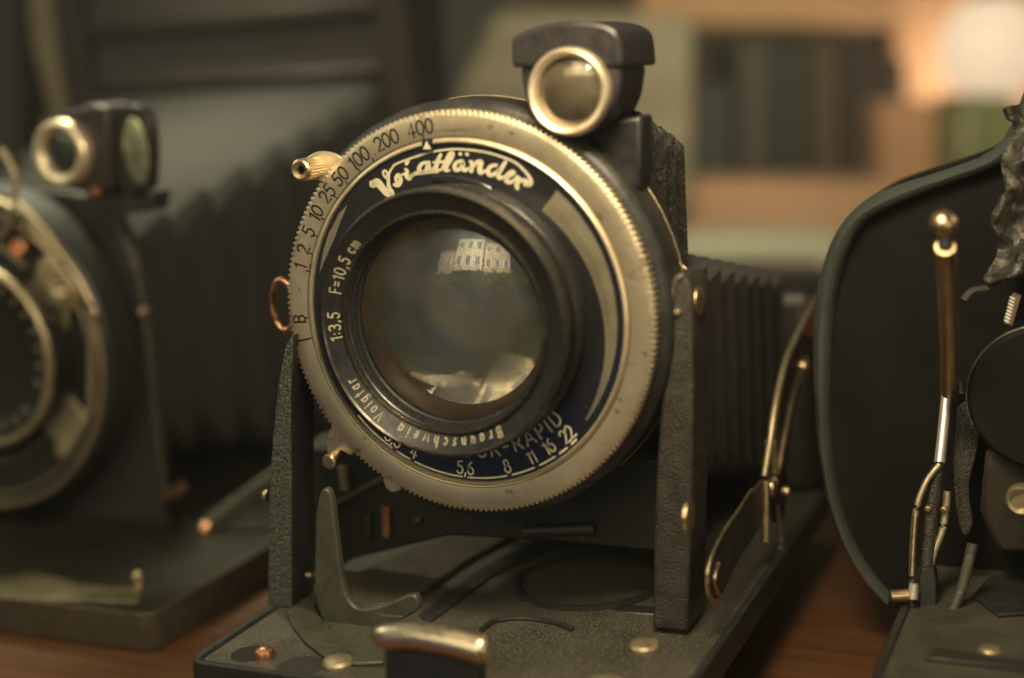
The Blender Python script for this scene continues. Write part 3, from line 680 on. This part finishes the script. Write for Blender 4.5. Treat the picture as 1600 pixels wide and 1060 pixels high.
bm = bmesh.new(); lathe(bm, [(br_ + .05, .8), (br_ + .05, .05), (br_, 0), (br_ - .12, .03), (br_ - .5, .25), (br_ - .7, .3), (0, .32)], b0, 'Y', 96); lb = link('lens_barrel', bm, BARREL, lc)
bm = bmesh.new(); tube(bm, [b0 + Vector(((br_) * cos(t), 0, br_ * sin(t))) for t in [2 * pi * i / 96 for i in range(96)]], .09, 8, closed=True); link('barrel_rim', bm, TANW, lb, smooth=60)
bm = bmesh.new()
for k in range(26):
    t = 2 * pi * k / 26 + .1
    if k % 6 == 5: continue
    ribbon(bm, [(b0.x + (br_ - .42) * cos(t), b0.z + (br_ - .42) * sin(t)), (b0.x + (br_ - .30) * cos(t), b0.z + (br_ - .30) * sin(t))], .06, lambda X, Y: Vector((X, b0.y + .12, Y)))
link('engraved_marks', bm, mat('dull mark fill', (.34, .30, .20), 0, .5), lb, smooth=0)
def Lp(L_, dy=-.15): return [aty(a, b, YL + dy) for a, b in L_]
for nm, L_, r_, m_ in (('spring_bar', [(143, 470), (143, 560), (142, 645)], .08, TANW), ('spring_wire', [(103, 490), (104, 560), (104, 615)], .05, TANW),
                   ('guide_wire', [(22, 312), (60, 350), (95, 395), (125, 440), (148, 490)], .08, TANW), ('guide_wire', [(28, 318), (62, 372), (92, 410)], .06, TANW),
                   ('speed_dial_rim', [(0, 232), (18, 262), (24, 300), (18, 340), (0, 372)], .07, TANW)):
    bm = bmesh.new(); tube(bm, spline(Lp(L_)), r_, 8); link(nm, bm, m_, lc, smooth=60)
bm = bmesh.new(); prism(bm, Lp([(104, 614), (138, 655), (102, 715), (66, 668)]), (0, .1, 0)); link('silver_plate', bm, mat('pale tarnished plate', (.33, .31, .19), .5, .5, var=.3, vscale=1), lc, bevel=.05)
bm = bmesh.new(); prism(bm, Lp([(102, 712), (92, 720), (84, 700), (96, 690)], -.2), (0, .1, 0)); link('plate_tab', bm, TANW, lc, bevel=.02)
bm = bmesh.new(); prism(bm, Lp(spl2([(60, 408), (75, 400), (100, 425), (120, 450), (118, 480), (96, 492), (74, 480), (68, 455), (52, 430)])), (0, .12, 0)); tl = link('teardrop_lever', bm, TANW, lc, bevel=.05)
bm = bmesh.new(); disc_bump(bm, Lp([(92, 462)], -.2)[0], .28, .18, '-Y', 32, .9); link('lever_knob', bm, TANW, tl)
bm = bmesh.new(); disc_bump(bm, Lp([(90, 445)], -.4)[0], .09, .06, '-Y', 16); link('knob_glint', bm, BRASS, tl)
bm = bmesh.new(); lathe(bm, [(.20, .1), (.20, -.1), (.14, -.16), (.09, -.05), (0, 0)], Lp([(33, 388)], -.2)[0], 'Y', 24); link('screw', bm, COPPER, lc)
# finder of the left camera
f0 = aty(93, 240, YL - .3)
bm = bmesh.new(); lathe(bm, [(.68, .2), (.68, .04), (.64, -.06), (.56, -.09), (.46, -.02), (.42, .05), (.42, .2)], f0, 'Y', 64); lf = link('finder_lens_ring', bm, NICKEL_EDGE, lc, smooth=60)
bm = bmesh.new(); lathe(bm, [(.43, .1), (.25, .03), (0, 0)], f0, 'Y', 48); link('finder_glass', bm, mat('green black glass', (.03, .035, .028), 0, .08, spec=.9), lf, smooth=80)
bm = bmesh.new()
prism(bm, [aty(x, y, YL - .12) for x, y in ((50, 200), (60, 185), (140, 162), (168, 168), (172, 300), (120, 300), (60, 280))], (0, 1.1, 0)); lfb = link('finder_body', bm, mat('finder brown black', (.035, .026, .02), 0, .4, bump=.2, bscale=6), lc, bevel=.1, segs=3)
bm = bmesh.new()
prism(bm, [aty(x, y, YL - .1) for x, y in spl2([(176, 200), (182, 175), (205, 165), (228, 175), (238, 215), (238, 270), (230, 298), (190, 300), (178, 270)], 3)], (0, .25, 0)); fs = link('finder_screen', bm, mat('finder frame', (.03, .026, .02), .3, .35), lc, bevel=.05)
bm = bmesh.new(); g0 = aty(208, 236, YL - .18); 
lathe(bm, [(1, 0.08), (.8, 0.04), (.4, 0.01), (0, 0)], (0, 0, 0), 'Y', 40)
for v in bm.verts: v.co = Vector((v.co.x * .30, v.co.y, v.co.z * .66)) + g0
link('screen_glass', bm, mat('pale screen glass', (.34, .35, .22), .6, .22, var=.5, vscale=2.0), fs, smooth=80)
bm = bmesh.new(); disc_bump(bm, aty(150, 302, YL - .2), .12, .08, '-Y', 20); link('screw', bm, COPPER, lc)
bm = bmesh.new(); prism(bm, [aty(x, y, YL + .1) for x, y in ((130, 300), (240, 300), (236, 330), (150, 340))], (0, .6, 0)); link('finder_foot', bm, DARKMETAL, lc, bevel=.06)
# front standard edge and bellows
bm = bmesh.new(); tube(bm, spline([aty(x, y, YL + 1.0) for x, y in ((170, 320), (205, 400), (225, 480), (238, 600), (248, 700), (260, 780))]), .06, 8); link('standard_edge', bm, GREYMETAL, lc)
bm = bmesh.new(); prism(bm, [aty(x, y, YL + 1.1) for x, y in ((100, 300), (172, 312), (212, 400), (232, 500), (250, 700), (268, 930), (0, 940), (0, 300))], (0, .3, 0)); link('front_standard', bm, mat('standard purple black', (.030, .026, .027), 0, .45, bump=.3, bscale=8, var=.3), lc, bevel=.05)
for P_, r_ in ((((262, 775), (275, 770), (285, 760)), .12), (((222, 484), (226, 490)), .12), (((195, 525), (200, 530)), .12)):
    bm = bmesh.new(); tube(bm, [aty(x, y, YL + .9) for x, y in P_], r_, 8); link('hinge_pin', bm, COPPER if r_ and P_[0][0] == 262 else DULLBRASS, lc)
zpoly('brass_strip', [(-40, 936), (120, 942), (216, 945), (222, 918), (180, 922), (120, 915), (60, 896), (30, 900), (-40, 912)], LZ + .02, .05, mat('dull gold strip', (.27, .235, .14), .8, .42, var=.4, vscale=1.0, rvar=.15), lc)
bm = bmesh.new(); disc_bump(bm, at(217, 912, 2, LZ), .13, .25, 'Z', 16); link('bed_stud', bm, BRASS, lc)
# strut from bed to body
bm = bmesh.new(); tube(bm, spline([atd(x, y, 30) for x, y in ((318, 830), (370, 790), (440, 740), (520, 690))]), .10, 8, flat=(1, 2)); link('bed_arm', bm, GREYMETAL, lc)
bm = bmesh.new(); disc_bump(bm, atd(322, 828, 29.9), .16, .12, 'X', 16); link('arm_rivet', bm, COPPER, lc)
bellows(lc, YL + 1.4, 15.0, (-13.9, -1.9), (-14.4, -1.4), (3.3, 2.4), (4.9, 4.8), 7, mat('grey olive bellows cloth', (0.017, 0.016, 0.013), 0, 0.8, bump=0.3, bscale=6, var=0.3), depth=.8)
PANEL = mat('dark umber lining', (.032, .027, .024), 0, .7, var=.25, vscale=.15)
bm = bmesh.new(); box(bm, (-14.4, 17.2, .3), (10.6, 3.0, 13.5)); lbod = link('camera_body', bm, PANEL, lc, bevel=.3)
bm = bmesh.new()
for x0_, x1_, z0_, z1_ in ((-9.5, -8.7, -6.1, 8.4), (-20.3, -19.4, -6.1, 8.4), (-19.4, -9.5, 5.2, 5.6), (-19.4, -9.5, 3.6, 3.85)):
    box(bm, ((x0_ + x1_) / 2, 15.5, (z0_ + z1_) / 2), (x1_ - x0_, .55, z1_ - z0_))
link('body_frame', bm, mat('frame brown metal', (.034, .027, .022), .4, .4, var=.2), lbod, bevel=.06)

# =================================================================== RIGHT CAMERA
rc = thing('folding_camera', 'dark folding camera at the right edge with bright brass and steel struts', 'camera')
RZ = -4.85
build_bed(rc, 5.95, 14.5, -.52, 9, RZ, mat('dusty dark bed', (.050, .046, .034), 0, .5, bump=.7, bscale=34, var=.5, vscale=1.2, speck=(40, .60, (.14, .13, .09)), bdist=.03), DARKMETAL, .4)
YO = 4.2
OUT = spl2([(1640, 60), (1604, 132), (1580, 195), (1545, 238), (1470, 268), (1395, 292), (1345, 318), (1306, 362), (1282, 425), (1270, 500), (1272, 620), (1284, 740), (1310, 830), (1345, 895), (1385, 940)], 4)
INN = spl2([(1690, 70), (1640, 150), (1615, 205), (1590, 240), (1560, 262), (1480, 290), (1400, 322), (1355, 345), (1330, 385), (1308, 450), (1300, 520), (1296, 630), (1302, 740), (1322, 824), (1354, 888), (1392, 934)], 4)
o3 = [aty(x, y, YO) for x, y in OUT]; i3 = [aty(x, y, YO - .15) for x, y in INN]
xr = 14.0
bm = bmesh.new()
prism(bm, o3 + [Vector((o3[-1].x + .4, YO, o3[-1].z - .02)), Vector((xr, YO, o3[-1].z - .02)), Vector((xr, YO, o3[0].z + .5))], (0, 2.2, 0))
rb = link('camera_body', bm, mat('smooth black body', (.009, .009, .008), 0, .7, var=.3, vscale=.8, spec=.12), rc, bevel=.12, segs=3)
n1 = len(o3); bm = bmesh.new()
def resamp(P, n):
    d = [0]
    for a, b in zip(P, P[1:]): d.append(d[-1] + (b - a).length)
    out = []
    for i in range(n):
        t = d[-1] * i / (n - 1); j = max(k for k in range(len(d)) if d[k] <= t + 1e-9); j = min(j, len(P) - 2)
        out.append(P[j].lerp(P[j + 1], (t - d[j]) / max(1e-9, d[j + 1] - d[j])))
    return out
A = resamp(o3, 50); B = resamp(i3, 50); rows = []
for a, b in zip(A, B):
    m1 = a.lerp(b, .5) + Vector((0, -.22, 0))
    rows.append([bm.verts.new(q) for q in (a + Vector((0, .05, 0)), a.lerp(b, .15) + Vector((0, -.14, 0)), m1, a.lerp(b, .85) + Vector((0, -.12, 0)), b + Vector((0, .22, 0)))])
for r1, r2 in zip(rows, rows[1:]):
    for j in range(4): bm.faces.new((r1[j], r1[j + 1], r2[j + 1], r2[j]))
link('body_rim', bm, mat('teal grey enamel rim', (.085, .098, .082), .35, .32, var=.2, vscale=.6, coat=.4), rb, smooth=60)
# strap leather crumpled at the edge
bm = bmesh.new(); rnd = random.Random(3); rows = []
for i in range(40):
    t = i / 39; y = 165 + t * 270
    xl = 1570 + 7 * sin(t * 15) + 8 * sin(t * 6 + 1) - (46 * max(0, t - .8) * 5 if t > .8 else 0)
    rows.append([bm.verts.new(atd(xl + (u - .0) * 120, y + 30 * u * 0 , 20.8 + .16 * sin(u * 7 + t * 9) + .07 * sin(u * 13 - t * 21) + .03 * sin(t * 47 + u * 5))) for u in [k / 14 for k in range(15)]])
for r1, r2 in zip(rows, rows[1:]):
    for j in range(14): bm.faces.new((r1[j], r1[j + 1], r2[j + 1], r2[j]))
sb = link('torn_bellows', bm, mat('grey scuffed leather', (.045, .042, .031), 0, .42, bump=.8, bscale=7, var=.7, vscale=3, bdist=.1, speck=(5, .55, (.12, .11, .08))), rc, smooth=60)
ss = sb.modifiers.new('subsurf', 'SUBSURF'); ss.levels = 2; ss.render_levels = 2
sd = sb.modifiers.new('solid', 'SOLIDIFY'); sd.thickness = .12
bm = bmesh.new(); tube(bm, spline([atd(x, y, 20.9) for x, y in ((1505, 470), (1520, 455), (1545, 450), (1570, 430), (1600, 400))]), .06, 8); link('bellows_fold', bm, mat('fold leather', (.05, .046, .035), 0, .4, bump=.6, bscale=14), rc)
# black lens disc and small parts
p = atd(1632, 625, 20.6)
bm = bmesh.new(); lathe(bm, [(0, 0), (1.03, 0), (1.08, .04), (1.10, .1), (1.10, .8), (0, .8)], p, 'Y', 96); rd = link('lens_board', bm, mat('velvet black', (.009, .009, .008), 0, .6, spec=.2), rc)
bm = bmesh.new(); tube(bm, [p + Vector((1.10 * cos(t), .05, 1.10 * sin(t))) for t in [pi * (.55 + i * .02) for i in range(30)]], .015, 6); link('disc_edge', bm, GREYMETAL, rd)
bm = bmesh.new(); prism(bm, [atd(x, y, 20.7) for x, y in ((1583, 458), (1596, 462), (1582, 510), (1568, 506))], (0, .08, 0)); tb = link('toothed_tab', bm, mat('brown tab', (.16, .11, .06), .5, .4), rc, bevel=.01)
bm = bmesh.new()
for k in range(8):
    t = k / 7; a = (1582 + (1573 - 1582) * t, 466 + 36 * t); ribbon(bm, [(a[0] - 3, a[1] - 1.5), (a[0] + 3, a[1] + 1.5)], 2.4, lambda X, Y: atd(X, Y, 20.66))
link('tab_teeth', bm, STEEL, tb, smooth=0)
bm = bmesh.new(); lathe(bm, [(.13, .05), (.14, 0), (.19, -.02), (.22, .03), (.22, .2)], atd(1595, 783, 20.6), 'Y', 40); lathe(bm, [(0, .04), (.14, .04)], atd(1595, 783, 20.6), 'Y', 24); link('brass_eye', bm, DULLBRASS, rc)
bm = bmesh.new(); prism(bm, [atd(x, y, 21.9) for x, y in spl2([(1494, 640), (1512, 628), (1530, 650), (1528, 700), (1514, 760), (1520, 820), (1506, 838), (1494, 800), (1488, 720)], 3)], (0, .12, 0)); link('dark_link', bm, CRINKLE2, rc, bevel=.03)
bm = bmesh.new(); prism(bm, [aty(x, y, 3.2) for x, y in ((1540, 700), (1700, 700), (1700, 870), (1560, 866), (1530, 800))], (0, .3, 0)); link('inner_plate', bm, mat('brown inner plate', (.040, .032, .023), .2, .5, var=.5, vscale=1.2, bump=.3), rc, bevel=.1)
# struts
def dt(name, L_, dep, r_, m_, parent=rc, flat=(1, 1)):
    bm = bmesh.new(); S = spline([(a, b, 0) for a, b in L_])
    dd = dep if isinstance(dep, tuple) else (dep, dep); n = len(S) - 1
    tube(bm, [atd(v.x, v.y, dd[0] + (dd[1] - dd[0]) * i / n) for i, v in enumerate(S)], r_, 12, flat=flat); return link(name, bm, m_, parent, smooth=60)
rod = dt('brass_rod', [(1477, 385), (1481, 460), (1484, 540), (1484, 612)], (18.9, 21.3), .135, BRASS)
bm = bmesh.new(); c_ = atd(1475, 350, 18.85); lathe(bm, [(0, -.19), (.10, -.16), (.17, -.08), (.19, 0), (.17, .09), (.10, .16), (0, .19)], c_, 'Y', 24); link('rod_ball', bm, BRASS, rod, smooth=80)
dt('rod_collar', [(1476, 368), (1477, 388)], 18.9, .10, DARKMETAL, rod)
dt('steel_bar', [(1481, 596), (1475, 660), (1468, 724)], (21.8, 21.5), .085, STEEL)
dt('hook_bar', [(1503, 615), (1496, 590), (1484, 594), (1474, 622)], 22.0, .05, DARKMETAL)
a_ = dt('strut_arm', [(1468, 726), (1448, 752), (1433, 790), (1427, 840), (1425, 900)], 21.5, .05, DULLBRASS)
dt('arm_glint', [(1430, 806), (1427, 850), (1425, 896)], 21.44, .035, BRASS, a_)
dt('strut_arm', [(1466, 728), (1457, 790), (1447, 890)], 21.6, .10, CRINKLE2)
dt('strut_arm', [(1480, 768), (1478, 796), (1472, 830), (1460, 862), (1453, 888)], 21.6, .06, DULLBRASS)
for x, y, r in ((1475, 796, .055), (1450, 795, .055)):
    bm = bmesh.new(); disc_bump(bm, atd(x, y, 21.5), r, .05, '-Y', 16); link('strut_rivet', bm, BRASS, rc)
dt('pivot_pin', [(1428, 912), (1426, 936)], 21.3, .075, STEEL)
dt('pivot_washer', [(1425, 905), (1423, 940), (1428, 968)], 21.45, .04, GREYMETAL)
dt('side_pin', [(1391, 932), (1418, 930)], 21.3, .095, BRASS)
bm = bmesh.new(); prism(bm, [atd(x, y, 21.4) for x, y in spl2([(1438, 960), (1438, 900), (1450, 888), (1462, 902), (1462, 1000), (1468, 1018), (1442, 1036), (1437, 1010)], 3)], (0, .25, 0)); link('bed_bracket', bm, DARKMETAL, rc, bevel=.03)
zpoly('bracket_foot', [(1444, 1032), (1464, 1016), (1640, 1044), (1640, 1053), (1460, 1034)], RZ + .01, .05, DARKMETAL, rc)
zpoly('foot_plate', [(1520, 935), (1545, 905), (1640, 880), (1640, 960), (1560, 965)], RZ + .01, .05, DARKMETAL, rc)  # thin dark plate painted as the foot's shadow on the bed
dt('brace_wire', [(1520, 850), (1503, 920), (1480, 970)], 21.3, .085, GREYMETAL)
bm = bmesh.new(); disc_bump(bm, atd(1474, 975, 21.0), .065, .05, '-Y', 16); link('brace_stud', bm, STEEL, rc)
p = at(1547, 1012, 2, RZ + .05); bm = bmesh.new(); disc_bump(bm, (p.x, p.y, RZ), .16, .06, 'Z', 24); link('rivet', bm, DULLBRASS, rc)
bm = bmesh.new(); box(bm, (9.6, 2.2, -3.9), (3.4, .3, 1.6)); link('standard_foot', bm, CRINKLE, rc, bevel=.1)
bm = bmesh.new(); box(bm, (10, 5, -5.84), (6.5, 8.0, 1.12)); link('support_block', bm, DARKMETAL, rc, bevel=.1)

# =================================================================== BLURRED THINGS AND WINDOW REFLECTION STAND-INS BEHIND
def slab(name, pxs, dep, thick, m, label, cat, group=None, bevel=.3):
    bm = bmesh.new(); prism(bm, [atd(x, y, dep) for x, y in pxs], Vector((-sin(PSI), cos(PSI), 0)) * thick)
    return tag(link(name, bm, m, None, bevel=bevel), label, cat, group)
def rect(x0, y0, x1, y1): return [(x0, y1), (x1, y1), (x1, y0), (x0, y0)]
def flatm(n, c, r=.7): return mat(n, c, 0, r, var=.2, vscale=.12)
slab('wall_board', rect(1395, -40, 1700, 560), 78, 4, flatm('orange ochre board', (.40, .25, .145)), 'warm orange board standing upright behind the right camera', 'board')  # added slab carrying the orange glow of the window reflection
slab('wooden_beam', rect(1000, -60, 1400, 42), 74, 5, flatm('warm beige beam', (.46, .29, .15)), 'beige beam running across the top behind the books', 'beam')  # upper stretch of the reflected glow, an added slab
dk = [(.020, .026, .021), (.030, .034, .026), (.016, .021, .016), (.045, .030, .018), (.020, .015, .012), (.05, .032, .02)]
lb_ = ['dark green book at the left end of the row behind', 'grey green book second in the row behind', 'black green book third in the row behind',
       'brown book fourth in the row behind', 'black book fifth in the row behind', 'reddish brown book at the right end of the row behind']
for i, (x0_, x1_, yt) in enumerate(((1080, 1150, 128), (1150, 1215, 62), (1215, 1262, 68), (1262, 1322, 60), (1322, 1378, 52), (1378, 1420, 90))):
    slab('book', rect(x0_, yt, x1_ - 2, 320), 66 + i * .8, 6, flatm('book cloth %d' % i, dk[i]), lb_[i], 'book', 'row of dark books behind the cameras')  # dark slats put in place of the centre camera's bellows pleats
slab('wooden_block', rect(1040, 285, 1420, 480), 60, 5, flatm('red tan wood', (.30, .19, .11)), 'reddish tan wooden block below the row of books', 'block')  # tan of the window reflection, coloured onto an added block
slab('cloth_case', rect(1030, 372, 1330, 560), 54, 4, flatm('grey green cloth', (.26, .28, .21)), 'grey green cloth case in front of the reddish wooden block', 'case')  # greener lower part of that reflection, another added block
slab('leather_case', rect(1020, 436, 1340, 900), 47, 5, flatm('purple black leather', (.020, .016, .017)), 'purple black leather case standing lowest behind the brass arms', 'case')
slab('glass_bottle', [(1500, 380), (1600, 380), (1600, 190), (1585, 150), (1515, 150), (1500, 190)], 62, 5, flatm('moss green glass', (.13, .15, .07), .3), 'moss green bottle in front of the orange board under the globe lamp', 'bottle')  # green spot of the window reflection, built as an added slab
slab('tan_box', rect(1375, 160, 1480, 420), 66, 5, flatm('tan box card', (.32, .185, .10)), 'tan box between the books and the green bottle', 'box')  # added slab continuing the reflected tan glow
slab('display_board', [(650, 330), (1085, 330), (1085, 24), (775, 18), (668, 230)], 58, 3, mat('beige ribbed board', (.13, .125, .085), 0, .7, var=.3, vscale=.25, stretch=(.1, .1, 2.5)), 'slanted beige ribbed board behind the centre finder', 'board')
slab('dark_cabinet', rect(600, -60, 790, 420), 70, 4, flatm('teal black lacquer', (.022, .030, .024)), 'teal black cabinet side left of the slanted beige board', 'cabinet')
slab('wooden_post', rect(-60, -60, 38, 500), 48, 4, flatm('black brown post', (.020, .016, .011)), 'near black wooden post at the far left', 'post')
slab('wood_upright', rect(38, -60, 72, 500), 50, 2, flatm('dark brown panel', (.075, .052, .033)), 'narrow brown upright beside the near black post', 'upright')
bm = bmesh.new(); tube(bm, [atd(82, -40, 44), atd(90, 60, 44), atd(120, 170, 44), (atd(130, 330, 44))], .8, 12); tag(link('tripod_leg', bm, flatm('tan varnish', (.19, .155, .09)), None, smooth=60), 'tan wooden tripod leg leaning behind the round finder', 'tripod leg')

# glowing globe added for the bright spot of the window reflection
lp = thing('globe_lamp', 'glowing white globe lamp in front of the orange board at the top right', 'lamp')
c_ = atd(1550, 76, 69); rg = 2.6
bm = bmesh.new(); lathe(bm, [(0, -rg)] + [(rg * sin(pi * i / 20), -rg * cos(pi * i / 20)) for i in range(1, 20)] + [(0, rg)], c_, 'Z', 48)
link('lamp_globe', bm, mat('lit opal glass', (.3, .26, .2), 0, .5, emit=(1.0, .76, .52), estr=.72), lp, smooth=80)
bm = bmesh.new(); lathe(bm, [(0, rg - .1), (.9, rg - .1), (.9, rg + .5), (.25, rg + .9), (.25, rg + 12), (0, rg + 12)], c_, 'Z', 24); link('lamp_stem', bm, DARKMETAL, lp)
gl = bpy.data.lights.new('globe_light', 'POINT'); gl.energy = 2600; gl.color = (1.0, .74, .50); gl.shadow_soft_size = 2.5  # added light spreading the reflected glow over the orange slab
go = bpy.data.objects.new('globe_light', gl); COL.objects.link(go); go.location = atd(1545, 95, 74.2); go.parent = lp
lamp('back_wall_light', tuple(atd(1330, -420, 41)), tuple(atd(1330, 160, 66)), 8, 5200, (1.0, .78, .50))  # unseen lamp added to light the slabs behind
lamp('back_left_light', (-15.5, 10.5, 15), (-13.5, 9.5, 0), 4, 1500, (1.0, .93, .62)).data.spread = radians(75)  # unseen overhead lamp added to lighten the left bellows top

# =================================================================== STREET MIRRORED IN THE LENS (behind the viewer)
WALLT = mat('pale plaster', (.62, .52, .34), 0, .8, var=.15, vscale=.02)
WALLG = mat('ochre plaster', (.50, .36, .20), 0, .8, var=.15, vscale=.02)
ROOF = mat('dull roof tiles', (.16, .09, .06), 0, .8, bump=.5, bscale=.2)
PANE = mat('dark window glass', (.03, .035, .035), 0, .15)
TRIM = mat('white window trim', (.75, .72, .62), 0, .6)
def house(x, w_, h_, y, zb, m_, label, nw, nf):
    t = thing('house', label, 'house', group='houses across the street mirrored in the lens')
    bm = bmesh.new(); box(bm, (x, y - 40, zb + h_ / 2), (w_, 80, h_)); wl_ = link('wall', bm, m_, t)
    bm = bmesh.new(); prism(bm, [(x - w_ / 2 - 6, y + 6, zb + h_), (x + w_ / 2 + 6, y + 6, zb + h_), (x + w_ / 2 + 6, y - 40, zb + h_ + 45), (x - w_ / 2 - 6, y - 40, zb + h_ + 45)], (0, -6, -2)); link('roof', bm, ROOF, t)
    for i in range(nw):
        for j in range(nf):
            cx = x - w_ / 2 + w_ * (i + .5) / nw; cz = zb + h_ * (j + .55) / nf; ww = w_ / nw * .5; hh = h_ / nf * .56
            bm = bmesh.new()
            for (a, b, c, d) in ((-ww / 2, 0, 5, hh + 5), (ww / 2, 0, 5, hh + 5), (0, hh / 2, ww, 5), (0, -hh / 2, ww + 10, 7), (0, 0, 3, hh)):
                box(bm, (cx + a, y + 3, cz + b), (c, 6, d))
            wf = link('window', bm, TRIM, t)
            bm = bmesh.new(); box(bm, (cx, y + .8, cz), (ww, 1.6, hh)); link('pane', bm, PANE, wf)
house(-95, 190, 240, -560, 215, WALLT, 'pale plaster house with white trimmed windows mirrored in the lens', 3, 2)
house(-250, 110, 150, -545, 190, WALLG, 'small ochre house at the far end mirrored in the lens', 2, 1)
house(95, 170, 215, -555, 205, WALLG, 'tall ochre house with white trimmed windows mirrored in the lens', 3, 2)
bm = bmesh.new(); rn = random.Random(5)
for k in range(900):
    c_ = Vector((rn.uniform(-330, 330), -530 + rn.uniform(-30, 30), 150 + rn.gauss(0, 26))); s_ = rn.uniform(6, 14)
    u_ = Vector((rn.gauss(0, 1), rn.gauss(0, 1), rn.gauss(0, 1))).normalized(); v_ = u_.orthogonal().normalized()
    bm.faces.new([bm.verts.new(c_ + q) for q in (u_ * s_, v_ * s_ * .7, -u_ * s_, -v_ * s_ * .7)])
hd = link('hedge', bm, mat('leaf green', (.07, .11, .03), 0, .6, var=.4, vscale=.05), None, smooth=0)
tag(hd, 'green hedge below the houses mirrored in the lens', 'hedge')
lamp('street_daylight', (0, -300, 340), (0, -560, 290), 240, 1.2e7, (1.0, .93, .76))

bm = bmesh.new(); box(bm, (0, -240, 310), (900, 900, 760))
hz = link('haze', bm, mat('haze', (1, 1, 1)), None, smooth=0); hz['kind'] = 'stuff'
hm = MATS['haze'].node_tree; hm.nodes.remove(hm.nodes['Principled BSDF'])
pv = hm.nodes.new('ShaderNodeVolumePrincipled'); pv.inputs['Color'].default_value = (.80, .84, .80, 1); pv.inputs['Density'].default_value = 0.0005
hm.links.new(pv.outputs[0], hm.nodes['Material Output'].inputs['Volume'])
